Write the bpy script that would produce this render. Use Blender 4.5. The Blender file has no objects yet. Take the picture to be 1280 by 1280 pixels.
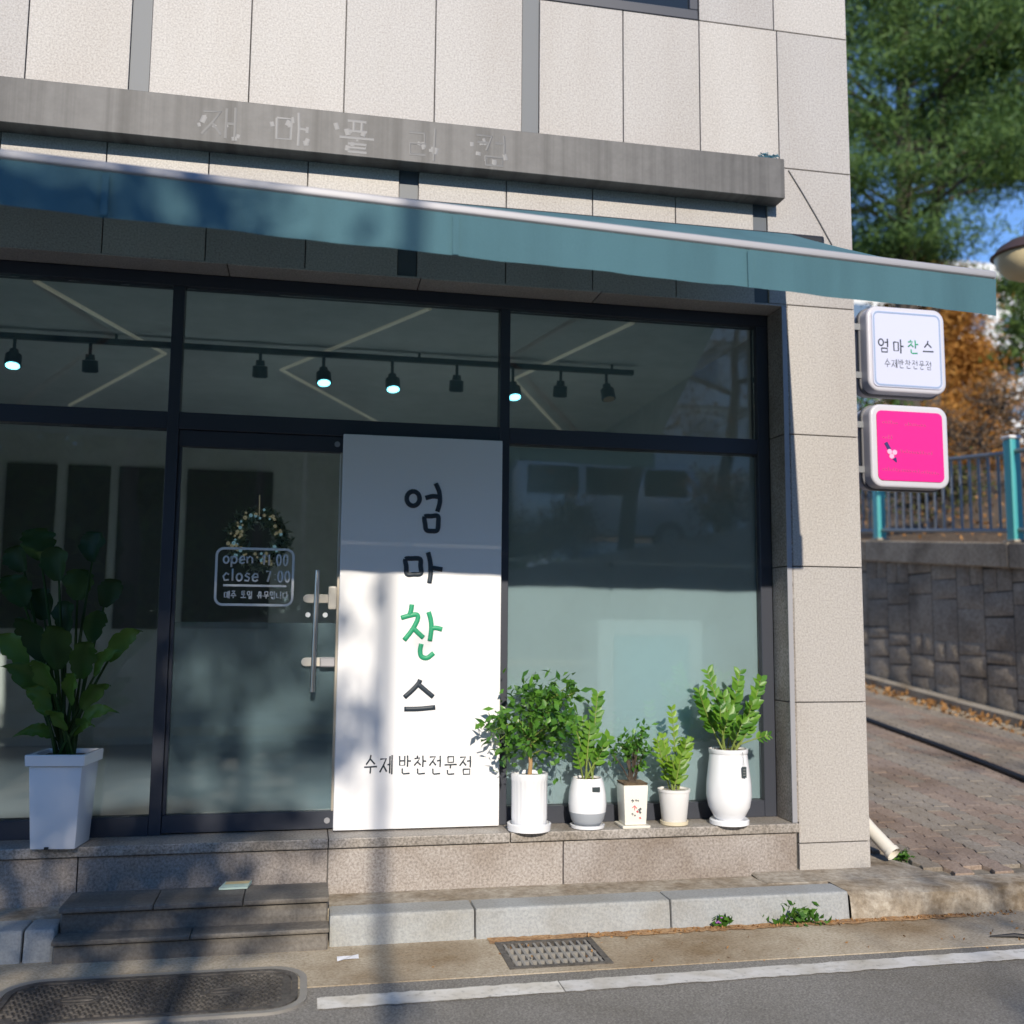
import bpy, bmesh, math, random
import numpy as np
from mathutils import Vector, Matrix
R = math.radians
rnd = random.Random(7)
scene = bpy.context.scene

# ------------------------------------------------------------------ camera
F, YAW, PITCH, ROLL = 1264.95, 0.198843, 0.110828, -0.008501
CAM = np.array([0.78053, -5.54274, 1.12007])
def _axes():
    fwd = np.array([math.sin(YAW)*math.cos(PITCH), math.cos(YAW)*math.cos(PITCH), math.sin(PITCH)])
    r = np.array([math.cos(YAW), -math.sin(YAW), 0.0]); d = np.cross(fwd, r)
    c, s = math.cos(ROLL), math.sin(ROLL)
    return c*r+s*d, -s*r+c*d, fwd
AX = _axes()
def ray(u, v): return AX[0]*(u-640)/F + AX[1]*(v-640)/F + AX[2]
def atY(u, v, y): d = ray(u, v); return CAM + d*((y-CAM[1])/d[1])
def atZ(u, v, z): d = ray(u, v); return CAM + d*((z-CAM[2])/d[2])
cd = bpy.data.cameras.new('camera'); cam = bpy.data.objects.new('camera', cd)
scene.collection.objects.link(cam); scene.camera = cam
r_, d_, f_ = AX
cam.matrix_world = Matrix(((r_[0], -d_[0], -f_[0], CAM[0]), (r_[1], -d_[1], -f_[1], CAM[1]), (r_[2], -d_[2], -f_[2], CAM[2]), (0, 0, 0, 1)))
cd.sensor_width = 36.0; cd.lens = F/1280*36.0; cd.clip_start = 0.05; cd.clip_end = 2000
cd.dof.use_dof = True; cd.dof.focus_distance = 5.1; cd.dof.aperture_fstop = 1.3

# ------------------------------------------------------------------ sky, sun, exposure
SUN_T, SUN_K = 0.51, 0.041                 # drop per metre towards the shop, drift along the shop front
w = bpy.data.worlds.new('World'); scene.world = w; w.use_nodes = True
nt = w.node_tree; bg = nt.nodes['Background']
sky = nt.nodes.new('ShaderNodeTexSky'); sky.sky_type = 'NISHITA'; sky.sun_disc = False
sun_dir = Vector((-SUN_K, -1.0, SUN_T)).normalized()      # towards the sun
sky.sun_elevation = math.asin(sun_dir.z); sky.sun_rotation = math.atan2(sun_dir.x, sun_dir.y)
sky.air_density = 0.8; sky.dust_density = 0.0; sky.ozone_density = 6.0
nt.links.new(sky.outputs[0], bg.inputs[0]); bg.inputs[1].default_value = 0.15
sl = bpy.data.lights.new('sun', 'SUN'); sl.energy = 3.2; sl.angle = R(0.53); sl.color = (1.0, 0.905, 0.77)
so = bpy.data.objects.new('sun', sl); scene.collection.objects.link(so); so.location = (0, -20, 15)
so.rotation_euler = sun_dir.to_track_quat('Z', 'Y').to_euler()
scene.view_settings.view_transform = 'Standard'; scene.view_settings.look = 'None'
scene.view_settings.exposure = 0.66; scene.view_settings.gamma = 1.0

# ------------------------------------------------------------------ materials
MATS = {}
def newmat(name):
    m = bpy.data.materials.new(name); m.use_nodes = True
    return m, m.node_tree, m.node_tree.nodes['Principled BSDF']
def plain(name, col, rough=0.5, metal=0.0, spec=0.5, coat=0.0, emit=None, es=0.0):
    m, t, b = newmat(name)
    b.inputs['Base Color'].default_value = (*col, 1); b.inputs['Roughness'].default_value = rough
    b.inputs['Metallic'].default_value = metal; b.inputs['Specular IOR Level'].default_value = spec
    b.inputs['Coat Weight'].default_value = coat
    if emit: b.inputs['Emission Color'].default_value = (*emit, 1); b.inputs['Emission Strength'].default_value = es
    MATS[name] = m; return m
def noise(t, scale, detail=3, rough=.55, vec=None, dist=0.0):
    n = t.nodes.new('ShaderNodeTexNoise'); n.inputs['Scale'].default_value = scale
    n.inputs['Detail'].default_value = detail; n.inputs['Roughness'].default_value = rough; n.inputs['Distortion'].default_value = dist
    if vec is not None: t.links.new(vec, n.inputs['Vector'])
    return n.outputs['Fac']
def ramp(t, fac, stops):
    r = t.nodes.new('ShaderNodeValToRGB'); t.links.new(fac, r.inputs[0]); e = r.color_ramp.elements
    while len(e) < len(stops): e.new(0.5)
    for el, (p, c) in zip(e, stops):
        el.position = p; el.color = (*c, 1) if len(c) == 3 else c
    return r.outputs[0]
def mixc(t, a, b, fac, mode='MIX'):
    m = t.nodes.new('ShaderNodeMix'); m.data_type = 'RGBA'; m.blend_type = mode
    if isinstance(fac, float): m.inputs['Factor'].default_value = fac
    else: t.links.new(fac, m.inputs['Factor'])
    for s, v in ((6, a), (7, b)):
        if isinstance(v, tuple): m.inputs[s].default_value = (*v, 1)
        else: t.links.new(v, m.inputs[s])
    return m.outputs[2]
def pos(t, scale=(1, 1, 1)):
    g = t.nodes.new('ShaderNodeNewGeometry'); mp = t.nodes.new('ShaderNodeMapping'); mp.inputs['Scale'].default_value = scale
    t.links.new(g.outputs['Position'], mp.inputs[0]); return mp.outputs[0]
def bump(t, b, fac, strength, dist=0.01):
    n = t.nodes.new('ShaderNodeBump'); n.inputs['Strength'].default_value = strength; n.inputs['Distance'].default_value = dist
    t.links.new(fac, n.inputs['Height']); t.links.new(n.outputs[0], b.inputs['Normal'])
def speckle(name, stops, scale, stain, stainscale=1.2, rough=0.7, bmp=0.25, vscale=(1, 1, 1), amt=1.0):
    """fine grain from noise, slow stains with a shape of their own, a little relief"""
    m, t, b = newmat(name); p = pos(t)
    n1 = noise(t, scale, 3, .7, p); c = ramp(t, n1, stops)
    n2 = noise(t, stainscale, 5, .6, pos(t, vscale), .3)
    s = ramp(t, n2, [(0.42, (0, 0, 0)), (0.72, (amt, amt, amt))])
    c2 = mixc(t, c, stain, s, 'MULTIPLY')
    oi = t.nodes.new('ShaderNodeObjectInfo'); v = ramp(t, oi.outputs['Random'], [(0, (.90, .90, .91)), (1, (1.07, 1.06, 1.04))])
    c3 = mixc(t, c2, v, 1.0, 'MULTIPLY')
    t.links.new(c3, b.inputs['Base Color']); b.inputs['Roughness'].default_value = rough
    bump(t, b, n1, bmp, 0.004); MATS[name] = m; return m
speckle('granite', [(.33, (.305, .288, .268)), (.5, (.41, .388, .364)), (.68, (.51, .487, .46))], 95, (.84, .81, .78), 1.1, .55, .12, (1.5, 1, .35), .75)
speckle('granite_base', [(.36, (.24, .21, .19)), (.5, (.36, .325, .295)), (.66, (.47, .435, .405))], 75, (.66, .60, .54), 2.0, .55, .12)
speckle('granite_sill', [(.36, (.18, .165, .15)), (.5, (.32, .295, .27)), (.66, (.45, .42, .39))], 80, (.6, .56, .5), 2.5, .5, .1)
speckle('kerb_granite', [(.34, (.27, .285, .29)), (.5, (.325, .34, .345)), (.68, (.38, .395, .395))], 80, (.82, .78, .72), 3.0, .75, .15)
speckle('concrete', [(.35, (.24, .215, .18)), (.5, (.33, .30, .255)), (.68, (.42, .39, .34))], 45, (.55, .48, .38), 2.2, .9, .5)
speckle('old_concrete', [(.35, (.27, .235, .185)), (.5, (.36, .32, .26)), (.68, (.46, .42, .35))], 30, (.45, .36, .25), 4.0, .9, .9)
speckle('gutter_concrete', [(.35, (.34, .285, .205)), (.5, (.46, .395, .295)), (.68, (.55, .485, .38))], 70, (.52, .43, .32), 1.7, .9, .5)
speckle('asphalt', [(.36, (.155, .145, .125)), (.5, (.24, .226, .198)), (.66, (.38, .36, .32))], 110, (.72, .70, .66), 1.1, .9, .6)
speckle('step_stone', [(.35, (.14, .128, .112)), (.5, (.175, .16, .14)), (.68, (.215, .197, .172))], 60, (.75, .70, .64), 3.0, .7, .15, (.4, 3, 6))
speckle('wall_stone', [(.33, (.30, .25, .19)), (.5, (.41, .35, .275)), (.7, (.52, .45, .36))], 26, (.45, .43, .40), 1.6, .85, .7)
speckle('wall_joint', [(.4, (.05, .048, .045)), (.6, (.08, .075, .07))], 40, (.7, .7, .7), 2, .95, .5)
speckle('red_paver', [(.36, (.23, .175, .138)), (.5, (.315, .245, .198)), (.68, (.39, .31, .255))], 60, (.66, .60, .52), 1.3, .9, .4)
speckle('grey_paver', [(.36, (.22, .19, .155)), (.5, (.305, .268, .222)), (.68, (.38, .34, .29))], 60, (.68, .63, .56), 1.3, .9, .4)
speckle('sand_joint', [(.4, (.17, .15, .12)), (.6, (.23, .205, .165))], 60, (.7, .7, .7), 2, .95, .4)
speckle('road_paint', [(.3, (.42, .41, .38)), (.42, (.66, .645, .60)), (.7, (.72, .70, .66))], 32, (.72, .68, .6), 5, .8, .2)
speckle('soil', [(.4, (.09, .06, .035)), (.6, (.17, .12, .07))], 20, (.7, .6, .5), 2, .95, .8)
speckle('rust_debris', [(.4, (.28, .16, .075)), (.6, (.48, .30, .15))], 50, (.7, .6, .5), 6, .95, .8)
speckle('iron', [(.4, (.055, .05, .045)), (.6, (.11, .10, .09))], 50, (.7, .65, .6), 4, .55, .5)
speckle('band_metal', [(.3, (.088, .086, .085)), (.7, (.118, .115, .113))], 12, (.40, .40, .40), 1.0, .55, .03, (11, 1, .16))
speckle('plaster', [(.3, (.60, .61, .60)), (.7, (.68, .69, .68))], 6, (.85, .85, .85), 1, .8, .05)
speckle('dark_core', [(.3, (.12, .115, .11)), (.7, (.16, .155, .15))], 20, (.8, .8, .8), 1, .9, .1)
speckle('bark', [(.35, (.05, .038, .028)), (.65, (.13, .10, .075))], 22, (.6, .6, .6), 3, .9, 1.0, (3, 3, .6))
speckle('far_white', [(.3, (.62, .62, .60)), (.7, (.72, .72, .70))], 2, (.85, .85, .83), .5, .8, .02)
plain('strip', (.085, .098, .112), .5); plain('frame', (.040, .045, .060), .45, .0, .4)
plain('alu', (.34, .34, .36), .55, .3); plain('steel', (.62, .60, .57), .28, 1.0)
plain('stile', (.55, .50, .42), .35, .6)
plain('panel_white', (.80, .80, .81), .45); plain('ink', (.018, .030, .045), .5); plain('green_ink', (.02, .33, .16), .5)
plain('sticker_white', (.62, .66, .70), .6); plain('glaze', (.82, .83, .85), .18, 0, .5, .3)
plain('glaze_grey', (.38, .41, .45), .25); plain('cream', (.80, .77, .68), .22, 0, .5, .3); plain('matte_white', (.74, .73, .72), .55)
plain('saucer_cream', (.70, .62, .45), .5); plain('tag', (.03, .045, .05), .5); plain('red_ink', (.55, .05, .08), .6)
plain('box_white', (.55, .54, .58), .35); plain('sign_face', (.58, .60, .74), .28); plain('sign_line', (.28, .36, .52), .4)
plain('pink_face', (.80, .020, .25), .3); plain('pink_dark', (.40, .03, .18), .5); plain('petal', (.90, .42, .60), .5); plain('navy', (.03, .03, .14), .4)
plain('teal_paint', (.06, .34, .34), .4, .1); plain('fence_grey', (.27, .28, .29), .4, .5); plain('black_rubber', (.018, .018, .02), .6)
plain('pvc', (.68, .64, .56), .4); plain('black_metal', (.015, .016, .018), .4, .2)
plain('lit', (.5, .9, 1), .4, emit=(.22, .85, 1.0), es=3.5); plain('unlit', (.35, .22, .12), .4); plain('led_strip', (.85, .82, .7), .5, emit=(1, .92, .7), es=.05)
plain('fridge', (.10, .105, .11), .5); plain('paper', (.75, .76, .80), .7); plain('leaflet', (.55, .70, .60), .6); plain('leaflet_print', (.75, .60, .32), .6)
plain('lamp_brown', (.10, .06, .045), .4, .3); plain('lamp_cream', (.75, .62, .36), .4); plain('ornament', (.85, .75, .5), .25, .2, emit=(1, .85, .55), es=.07); plain('ornament_blue', (.5, .75, .9), .2, .2, emit=(.5, .85, 1), es=.12)  # faint emission on both ornament colours stands in for glints on the wreath
plain('van_paint', (.55, .60, .65), .25, .2, .5, .6); plain('dark_glass', (.015, .02, .025), .08); plain('tyre', (.02, .02, .02), .8)
plain('blue_plastic', (.05, .16, .22), .5); plain('wood', (.42, .26, .12), .5); plain('scuff', (.155, .155, .16), .5); plain('scuff_dark', (.085, .087, .092), .5)
plain('window_blue', (.12, .17, .23), .15)
plain('patch_blue', (.30, .62, .72), .3); plain('counter', (.45, .44, .42), .5); plain('floor_tile', (.36, .35, .34), .4)
def fabric():
    m, t, b = newmat('awning_fabric'); n = noise(t, 420, 2, .5, pos(t)); c = ramp(t, n, [(.3, (.058, .155, .19)), (.7, (.078, .19, .23))])
    n2 = noise(t, 1.0, 4, .6, pos(t, (6, 2, .8))); c = mixc(t, c, (.72, .74, .76), ramp(t, n2, [(.45, (0, 0, 0)), (.75, (.8, .8, .8))]), 'MULTIPLY')
    t.links.new(c, b.inputs['Base Color']); b.inputs['Roughness'].default_value = .8; bump(t, b, n, .1, .002)
    tr = t.nodes.new('ShaderNodeBsdfTranslucent'); tr.inputs[0].default_value = (.12, .22, .235, 1)
    mx = t.nodes.new('ShaderNodeMixShader'); mx.inputs[0].default_value = .22
    t.links.new(b.outputs[0], mx.inputs[1]); t.links.new(tr.outputs[0], mx.inputs[2]); t.links.new(mx.outputs[0], t.nodes['Material Output'].inputs[0])
    MATS['awning_fabric'] = m
fabric()
def glassmat(name, tint, ior=1.5, film=0.0, filmcol=(.6, .66, .66)):
    m = bpy.data.materials.new(name); m.use_nodes = True; t = m.node_tree; t.nodes.clear()
    o = t.nodes.new('ShaderNodeOutputMaterial'); tr = t.nodes.new('ShaderNodeBsdfTransparent'); tr.inputs[0].default_value = (*tint, 1)
    out = tr.outputs[0]
    if film:
        d = t.nodes.new('ShaderNodeBsdfDiffuse'); d.inputs[0].default_value = (*filmcol, 1)
        tl = t.nodes.new('ShaderNodeBsdfTranslucent'); tl.inputs[0].default_value = (*filmcol, 1)
        a = t.nodes.new('ShaderNodeMixShader'); a.inputs[0].default_value = .45; t.links.new(d.outputs[0], a.inputs[1]); t.links.new(tl.outputs[0], a.inputs[2])
        c = t.nodes.new('ShaderNodeMixShader'); n = noise(t, 1.6, 2, .5, pos(t))
        f = t.nodes.new('ShaderNodeMapRange'); f.inputs[3].default_value = film*.85; f.inputs[4].default_value = min(1, film*1.15); t.links.new(n, f.inputs[0])
        t.links.new(f.outputs[0], c.inputs[0]); t.links.new(out, c.inputs[1]); t.links.new(a.outputs[0], c.inputs[2]); out = c.outputs[0]
    g = t.nodes.new('ShaderNodeBsdfGlossy'); g.inputs['Roughness'].default_value = 0.0 if not film else .25
    fr = t.nodes.new('ShaderNodeFresnel'); fr.inputs[0].default_value = ior
    mx = t.nodes.new('ShaderNodeMixShader'); t.links.new(fr.outputs[0], mx.inputs[0]); t.links.new(out, mx.inputs[1]); t.links.new(g.outputs[0], mx.inputs[2])
    t.links.new(mx.outputs[0], o.inputs[0]); MATS[name] = m
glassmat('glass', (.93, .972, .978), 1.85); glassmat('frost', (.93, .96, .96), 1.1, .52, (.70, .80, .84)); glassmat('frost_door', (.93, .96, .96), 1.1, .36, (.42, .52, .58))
def leafmat(name, a, b2, trans, tcol, rough=.45, spec=.5):
    m, t, b = newmat(name); g = t.nodes.new('ShaderNodeNewGeometry'); oi = t.nodes.new('ShaderNodeObjectInfo')
    ad = t.nodes.new('ShaderNodeMath'); ad.operation = 'ADD'; t.links.new(g.outputs['Random Per Island'], ad.inputs[0]); t.links.new(oi.outputs['Random'], ad.inputs[1])
    fr = t.nodes.new('ShaderNodeMath'); fr.operation = 'FRACT'; t.links.new(ad.outputs[0], fr.inputs[0])
    c = ramp(t, fr.outputs[0], [(0, a), (1, b2)]); t.links.new(c, b.inputs['Base Color']); b.inputs['Roughness'].default_value = rough
    b.inputs['Specular IOR Level'].default_value = spec
    tr = t.nodes.new('ShaderNodeBsdfTranslucent'); tr.inputs[0].default_value = (*tcol, 1)
    mx = t.nodes.new('ShaderNodeMixShader'); mx.inputs[0].default_value = trans
    t.links.new(b.outputs[0], mx.inputs[1]); t.links.new(tr.outputs[0], mx.inputs[2]); t.links.new(mx.outputs[0], t.nodes['Material Output'].inputs[0]); MATS[name] = m
leafmat('zz_leaf', (.045, .15, .018), (.15, .31, .03), .25, (.2, .42, .03), .42, .5)
leafmat('lime_leaf', (.07, .18, .012), (.20, .34, .03), .25, (.3, .5, .04), .42, .5)
leafmat('bush_leaf', (.028, .11, .016), (.11, .26, .03), .22, (.12, .33, .03), .38, .6)
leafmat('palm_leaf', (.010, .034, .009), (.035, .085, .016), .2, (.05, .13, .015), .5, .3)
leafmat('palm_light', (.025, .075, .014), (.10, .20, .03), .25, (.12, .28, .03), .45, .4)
leafmat('pine_leaf', (.020, .055, .026), (.16, .26, .065), .3, (.17, .28, .06), .6, .3)
leafmat('orange_leaf', (.30, .13, .03), (.55, .28, .07), .3, (.4, .17, .02), .7, .2)
leafmat('brown_leaf', (.12, .07, .035), (.26, .16, .08), .2, (.25, .13, .05), .8, .2)
leafmat('dull_leaf', (.035, .055, .018), (.12, .12, .04), .2, (.12, .15, .03), .7, .2)
leafmat('fallen', (.18, .09, .035), (.40, .23, .10), .0, (.4, .2, .05), .9, .1)
leafmat('weed_leaf', (.03, .10, .012), (.10, .22, .03), .2, (.15, .35, .04), .5, .3)
leafmat('wreath_leaf', (.30, .36, .27), (.72, .76, .62), .1, (.1, .1, .03), .5, .4)
M = MATS

# ------------------------------------------------------------------ geometry helpers
class G:
    def __init__(s): s.v = []; s.f = []
    def box(s, x0, x1, y0, y1, z0, z1):
        o = len(s.v); s.v += [(x, y, z) for z in (z0, z1) for y in (y0, y1) for x in (x0, x1)]
        s.f += [tuple(o+i for i in q) for q in ((0, 2, 3, 1), (4, 5, 7, 6), (0, 1, 5, 4), (2, 6, 7, 3), (0, 4, 6, 2), (1, 3, 7, 5))]; return s
    def hexa(s, pts):
        o = len(s.v); s.v += [tuple(p) for p in pts]
        s.f += [tuple(o+i for i in q) for q in ((0, 3, 2, 1), (4, 5, 6, 7), (0, 1, 5, 4), (1, 2, 6, 5), (2, 3, 7, 6), (3, 0, 4, 7))]; return s
    def quad(s, *p):
        o = len(s.v); s.v += [tuple(q) for q in p]; s.f.append(tuple(range(o, o+len(p)))); return s
    def tube(s, pts, r, seg=8, flat=None, cap=True):
        """sweep a ring along pts; r a number or list; flat=(axis index, factor) squashes the ring along that world axis"""
        P = [Vector(p) for p in pts]; n = len(P); rs = r if isinstance(r, (list, tuple)) else [r]*n
        o = len(s.v); up = None
        for i in range(n):
            t = (P[min(i+1, n-1)]-P[max(i-1, 0)]).normalized()
            if up is None:
                up = Vector((0, 1, 0)) if abs(t.y) < .9 else Vector((1, 0, 0))
            a = t.cross(up); a = a.normalized() if a.length > 1e-6 else t.orthogonal().normalized(); b = a.cross(t).normalized(); up = b
            for k in range(seg):
                w_ = 2*math.pi*k/seg; q = (a*math.cos(w_)+b*math.sin(w_))*rs[i]
                if flat: q[flat[0]] *= flat[1]
                s.v.append(tuple(P[i]+q))
        for i in range(n-1):
            for k in range(seg):
                a_ = o+i*seg+k; b_ = o+i*seg+(k+1) % seg; s.f.append((a_, b_, b_+seg, a_+seg))
        if cap: s.f.append(tuple(o+k for k in reversed(range(seg)))); s.f.append(tuple(o+(n-1)*seg+k for k in range(seg)))
        return s
    def lathe(s, prof, c, seg=32, flute=None):
        o = len(s.v); n = len(prof)
        for (r, z) in prof:
            for k in range(seg):
                a = 2*math.pi*k/seg; q = r*(1+(flute(k, z) if flute else 0)); s.v.append((c[0]+q*math.cos(a), c[1]+q*math.sin(a), c[2]+z))
        for i in range(n-1):
            for k in range(seg):
                a_ = o+i*seg+k; b_ = o+i*seg+(k+1) % seg; s.f.append((a_, b_, b_+seg, a_+seg))
        s.f.append(tuple(o+k for k in reversed(range(seg)))); s.f.append(tuple(o+(n-1)*seg+k for k in range(seg))); return s
    def prism_y(s, poly, y0, y1):
        """polygon in xz (counter-clockwise seen from -y), extruded from y0 (front) to y1"""
        o = len(s.v); n = len(poly); s.v += [(x, y0, z) for x, z in poly]+[(x, y1, z) for x, z in poly]
        s.f.append(tuple(o+i for i in range(n))); s.f.append(tuple(o+n+i for i in reversed(range(n))))
        for i in range(n): j = (i+1) % n; s.f.append((o+j, o+i, o+n+i, o+n+j))
        return s
    def prism_z(s, poly, z0, z1):
        o = len(s.v); n = len(poly); s.v += [(x, y, z0) for x, y in poly]+[(x, y, z1) for x, y in poly]
        s.f.append(tuple(o+i for i in reversed(range(n)))); s.f.append(tuple(o+n+i for i in range(n)))
        for i in range(n): j = (i+1) % n; s.f.append((o+i, o+j, o+n+j, o+n+i))
        return s
    def mesh(s, name, bevel=0.0, seg=1):
        me = bpy.data.meshes.new(name); me.from_pydata(s.v, [], s.f)
        if bevel:
            bm = bmesh.new(); bm.from_mesh(me)
            bmesh.ops.bevel(bm, geom=[e for e in bm.edges if e.is_manifold and e.calc_face_angle() > .6], offset=bevel, segments=seg, affect='EDGES', profile=.6)
            bm.to_mesh(me); bm.free()
        return me
    def obj(s, name, mat, parent=None, bevel=0.0, smooth=False, seg=1, **tags):
        return link(name, s.mesh(name, bevel, seg), mat, parent, smooth, **tags)
def link(name, me, mat, parent=None, smooth=False, **tags):
    o = bpy.data.objects.new(name, me)
    if mat is not None and not me.materials: me.materials.append(M[mat] if isinstance(mat, str) else mat)
    if smooth:
        me.polygons.foreach_set('use_smooth', [True]*len(me.polygons))
        if smooth != 'all': me.set_sharp_from_angle(angle=R(40))
    scene.collection.objects.link(o)
    if parent is not None:
        o.parent = parent
        if parent.type == 'EMPTY': o.matrix_parent_inverse = Matrix.Translation(-parent.location)
    for k, v in tags.items(): o[k] = v
    return o
def thing(name, label, cat, loc=(0, 0, 0), group=None):
    o = bpy.data.objects.new(name, None); o.empty_display_size = .1; o.location = loc; scene.collection.objects.link(o)
    o['label'] = label; o['category'] = cat
    if group: o['group'] = group
    return o
def npmesh(name, V, quads):
    me = bpy.data.meshes.new(name); n, q = len(V), len(quads)
    me.vertices.add(n); me.vertices.foreach_set('co', np.asarray(V, np.float32).ravel())
    k = quads.shape[1]; me.loops.add(q*k); me.loops.foreach_set('vertex_index', np.asarray(quads, np.int32).ravel())
    me.polygons.add(q); me.polygons.foreach_set('loop_start', np.arange(0, q*k, k, dtype=np.int32)); me.update(calc_edges=True); me.validate(); return me
def leaf_cloud(name, C, length, width, rng, up=0.0, axis=None, fold=True):
    """many small folded leaves with their stalk end at C"""
    n = len(C); d = rng.normal(size=(n, 3)); d[:, 2] += up
    if axis is not None: d = d*.55+axis
    d /= np.linalg.norm(d, axis=1)[:, None]+1e-9
    t = rng.normal(size=(n, 3)); wv = np.cross(d, t); wv /= np.linalg.norm(wv, axis=1)[:, None]+1e-9; nn = np.cross(d, wv)
    L = (length*rng.uniform(.65, 1.25, n))[:, None]; W = (width*rng.uniform(.7, 1.25, n))[:, None]/2
    a = C; b = C+d*L*.45+wv*W+nn*W*.35; c = C+d*L; e = C+d*L*.45-wv*W+nn*W*.35
    if fold:
        V = np.stack([a, b, c, e], 1).reshape(-1, 3); i = np.arange(n)*4
        Q = np.concatenate([np.stack([i, i+1, i+2], 1), np.stack([i, i+2, i+3], 1)])
    else:
        V = np.stack([a, b, c, e], 1).reshape(-1, 3); i = np.arange(n)*4; Q = np.stack([i, i+1, i+2, i+3], 1)
    return npmesh(name, V, Q)

def S(o, kind='structure'): o['kind'] = kind; return o
ZR = -0.42

# ------------------------------------------------------------------ ground, road, gutter
S(G().quad((-900, -900, -.60), (900, -900, -.60), (900, 900, -.60), (-900, 900, -.60)).obj('ground', 'soil'))
S(G().box(-60, 60, -8.6, -.97, -.55, ZR).obj('road', 'asphalt'))
gut = G(); gx0, gx1, gy0, gy1 = 1.735, 2.195, -.895, -.535
gut.box(-60, gx0, -.97, -.30, -.55, ZR+.004).box(gx1, 60, -.97, -.30, -.55, ZR+.004).box(gx0, gx1, -.97, gy0, -.55, ZR+.004).box(gx0, gx1, gy1, -.30, -.55, ZR+.004)
S(gut.obj('gutter', 'gutter_concrete'))
# worn white edge line: ragged outline, on the asphalt
def ragged_strip(x0, x1, y0, y1, step, amp, z, seed):
    q = random.Random(seed); n = int((x1-x0)/step); top = []; bot = []
    for i in range(n+1):
        x = x0+(x1-x0)*i/n; top.append((x, y1+q.uniform(-amp, amp), z)); bot.append((x, y0+q.uniform(-amp, amp), z))
    g = G(); g.v = top+bot; g.f = [(n+1+i, n+2+i, i+1, i) for i in range(n)]; return g
line = thing('edge_line', 'worn white line painted along the asphalt edge of the road', 'road line', (.87, -1.17, ZR))
S(line)
for a, b, k in ((.872, 1.898, 1), (1.902, 9.0, 3)):
    sl_ = (-1.04+1.10)/(4.2-.87)
    g = ragged_strip(a, b, -1.235, -1.105, .035, .006, ZR+.005, k); g.v = [(x, y+sl_*(x-.87), z) for x, y, z in g.v]
    g.obj('painted_section', 'road_paint', line)
ragged = ragged_strip(-2.6, -.46, -1.30, -1.17, .035, .006, ZR+.005, 8); ragged.obj('painted_section', 'road_paint', line)
# concrete strip between kerb and shop, granite kerb, cast concrete kerb past the pillar
S(G().box(.93, 3.60, -.26, .0, -.55, -.285).box(-8, -.30, -.26, .0, -.55, -.285).obj('footing_strip', 'old_concrete'))
kerb = S(thing('kerb', 'bluish grey granite kerb stones along the shop front', 'kerb', (2.3, -.35, ZR)))
def kerb_stone(x0, x1):
    G().hexa([(x0, -.455, -.50), (x1, -.455, -.50), (x1, -.25, -.50), (x0, -.25, -.50), (x0, -.43, -.276), (x1, -.43, -.276), (x1, -.25, -.276), (x0, -.25, -.276)]).obj('kerb_stone', 'kerb_granite', kerb, .014, seg=2)
for a, b in ((.935, 1.64), (1.645, 2.655), (2.66, 3.655), (-.43, -.30), (-1.44, -.437), (-2.45, -1.447), (-3.46, -2.457)): kerb_stone(a, b)
ck = G(); q = random.Random(3); xs = [3.663+.09*i for i in range(90)]
prof = lambda j: [(-.448+q.uniform(-.012, .012), -.5), (-.442+q.uniform(-.012, .012), -.36), (-.425+q.uniform(-.012, .012), -.302+q.uniform(-.006, .004)), (-.39+q.uniform(-.01, .01), -.283), (-.20, -.281)]
for x in xs: ck.v += [(x, y, z) for y, z in prof(0)]
for i in range(len(xs)-1):
    for j in range(4): a = i*5+j; ck.f.append((a, a+5, a+6, a+1))
S(ck.obj('concrete_kerb', 'old_concrete', smooth=True))

# ------------------------------------------------------------------ the alley ramp, its pavers, hillside
GR = 0.092; rz = lambda y: -.283+GR*(y+.22)
ramp_ang = math.atan(GR)
S(G().hexa([(3.3, -.21, -1), (8.32, -.21, -1), (8.32, 40, -1), (3.3, 40, -1), (3.3, -.21, rz(-.21)-.012), (8.32, -.21, rz(-.21)-.012), (8.32, 40, rz(40)-.012), (3.3, 40, rz(40)-.012)]).obj('alley_bed', 'sand_joint'))
alley = bpy.data.objects['alley_bed']
S(G().hexa([(3.3, -.205, -.6), (4.42, -.205, -.6), (4.20, .26, -.6), (3.3, .26, -.6), (3.3, -.205, -.281), (4.42, -.205, -.281), (4.20, .26, -.2445), (3.3, .26, -.2445)]).obj('alley_corner_slab', 'old_concrete', bevel=.01))
PW, PL, ZA = .128, .222, .017
def paver_poly(gap=.0035):
    w_, l = PW/2-gap, PL/2-gap/2; ys = [-l, -l/2, 0, l/2, l]; zg = [0, ZA, 0, ZA, 0]
    return [(w_+z, y) for y, z in zip(ys, zg)]+[(-w_+z, y) for y, z in reversed(list(zip(ys, zg)))]
def paver_geom():
    g = G(); top = paver_poly(.0048); low = paver_poly(.0022); n = len(top)
    g.v = [(x, y, -.02) for x, y in low]+[(x, y, .009) for x, y in low]+[(x, y, .013) for x, y in top]
    g.f = [tuple(2*n+i for i in range(n))]
    for r0 in (0, n):
        for i in range(n): j = (i+1) % n; g.f.append((r0+i, r0+j, r0+n+j, r0+n+i))
    return g
pm = {}
for c_ in ('red_paver', 'grey_paver'):
    me = paver_geom().mesh('paver'); me.materials.append(M[c_]); pm[c_] = me
pg = paver_geom(); cells = []
for i in range(29):
    x = 4.26+PW*i
    if x > 7.78: break
    for j in range(78):
        y = -.09+PL*(j+(.5 if i % 2 else 0))
        if x < 4.38 and y < .30: continue
        red = (i % 7) in (2, 3, 4)
        if rnd.random() < .12: red = not red
        cells.append((x, y, 'red_paver' if red else 'grey_paver'))
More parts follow.
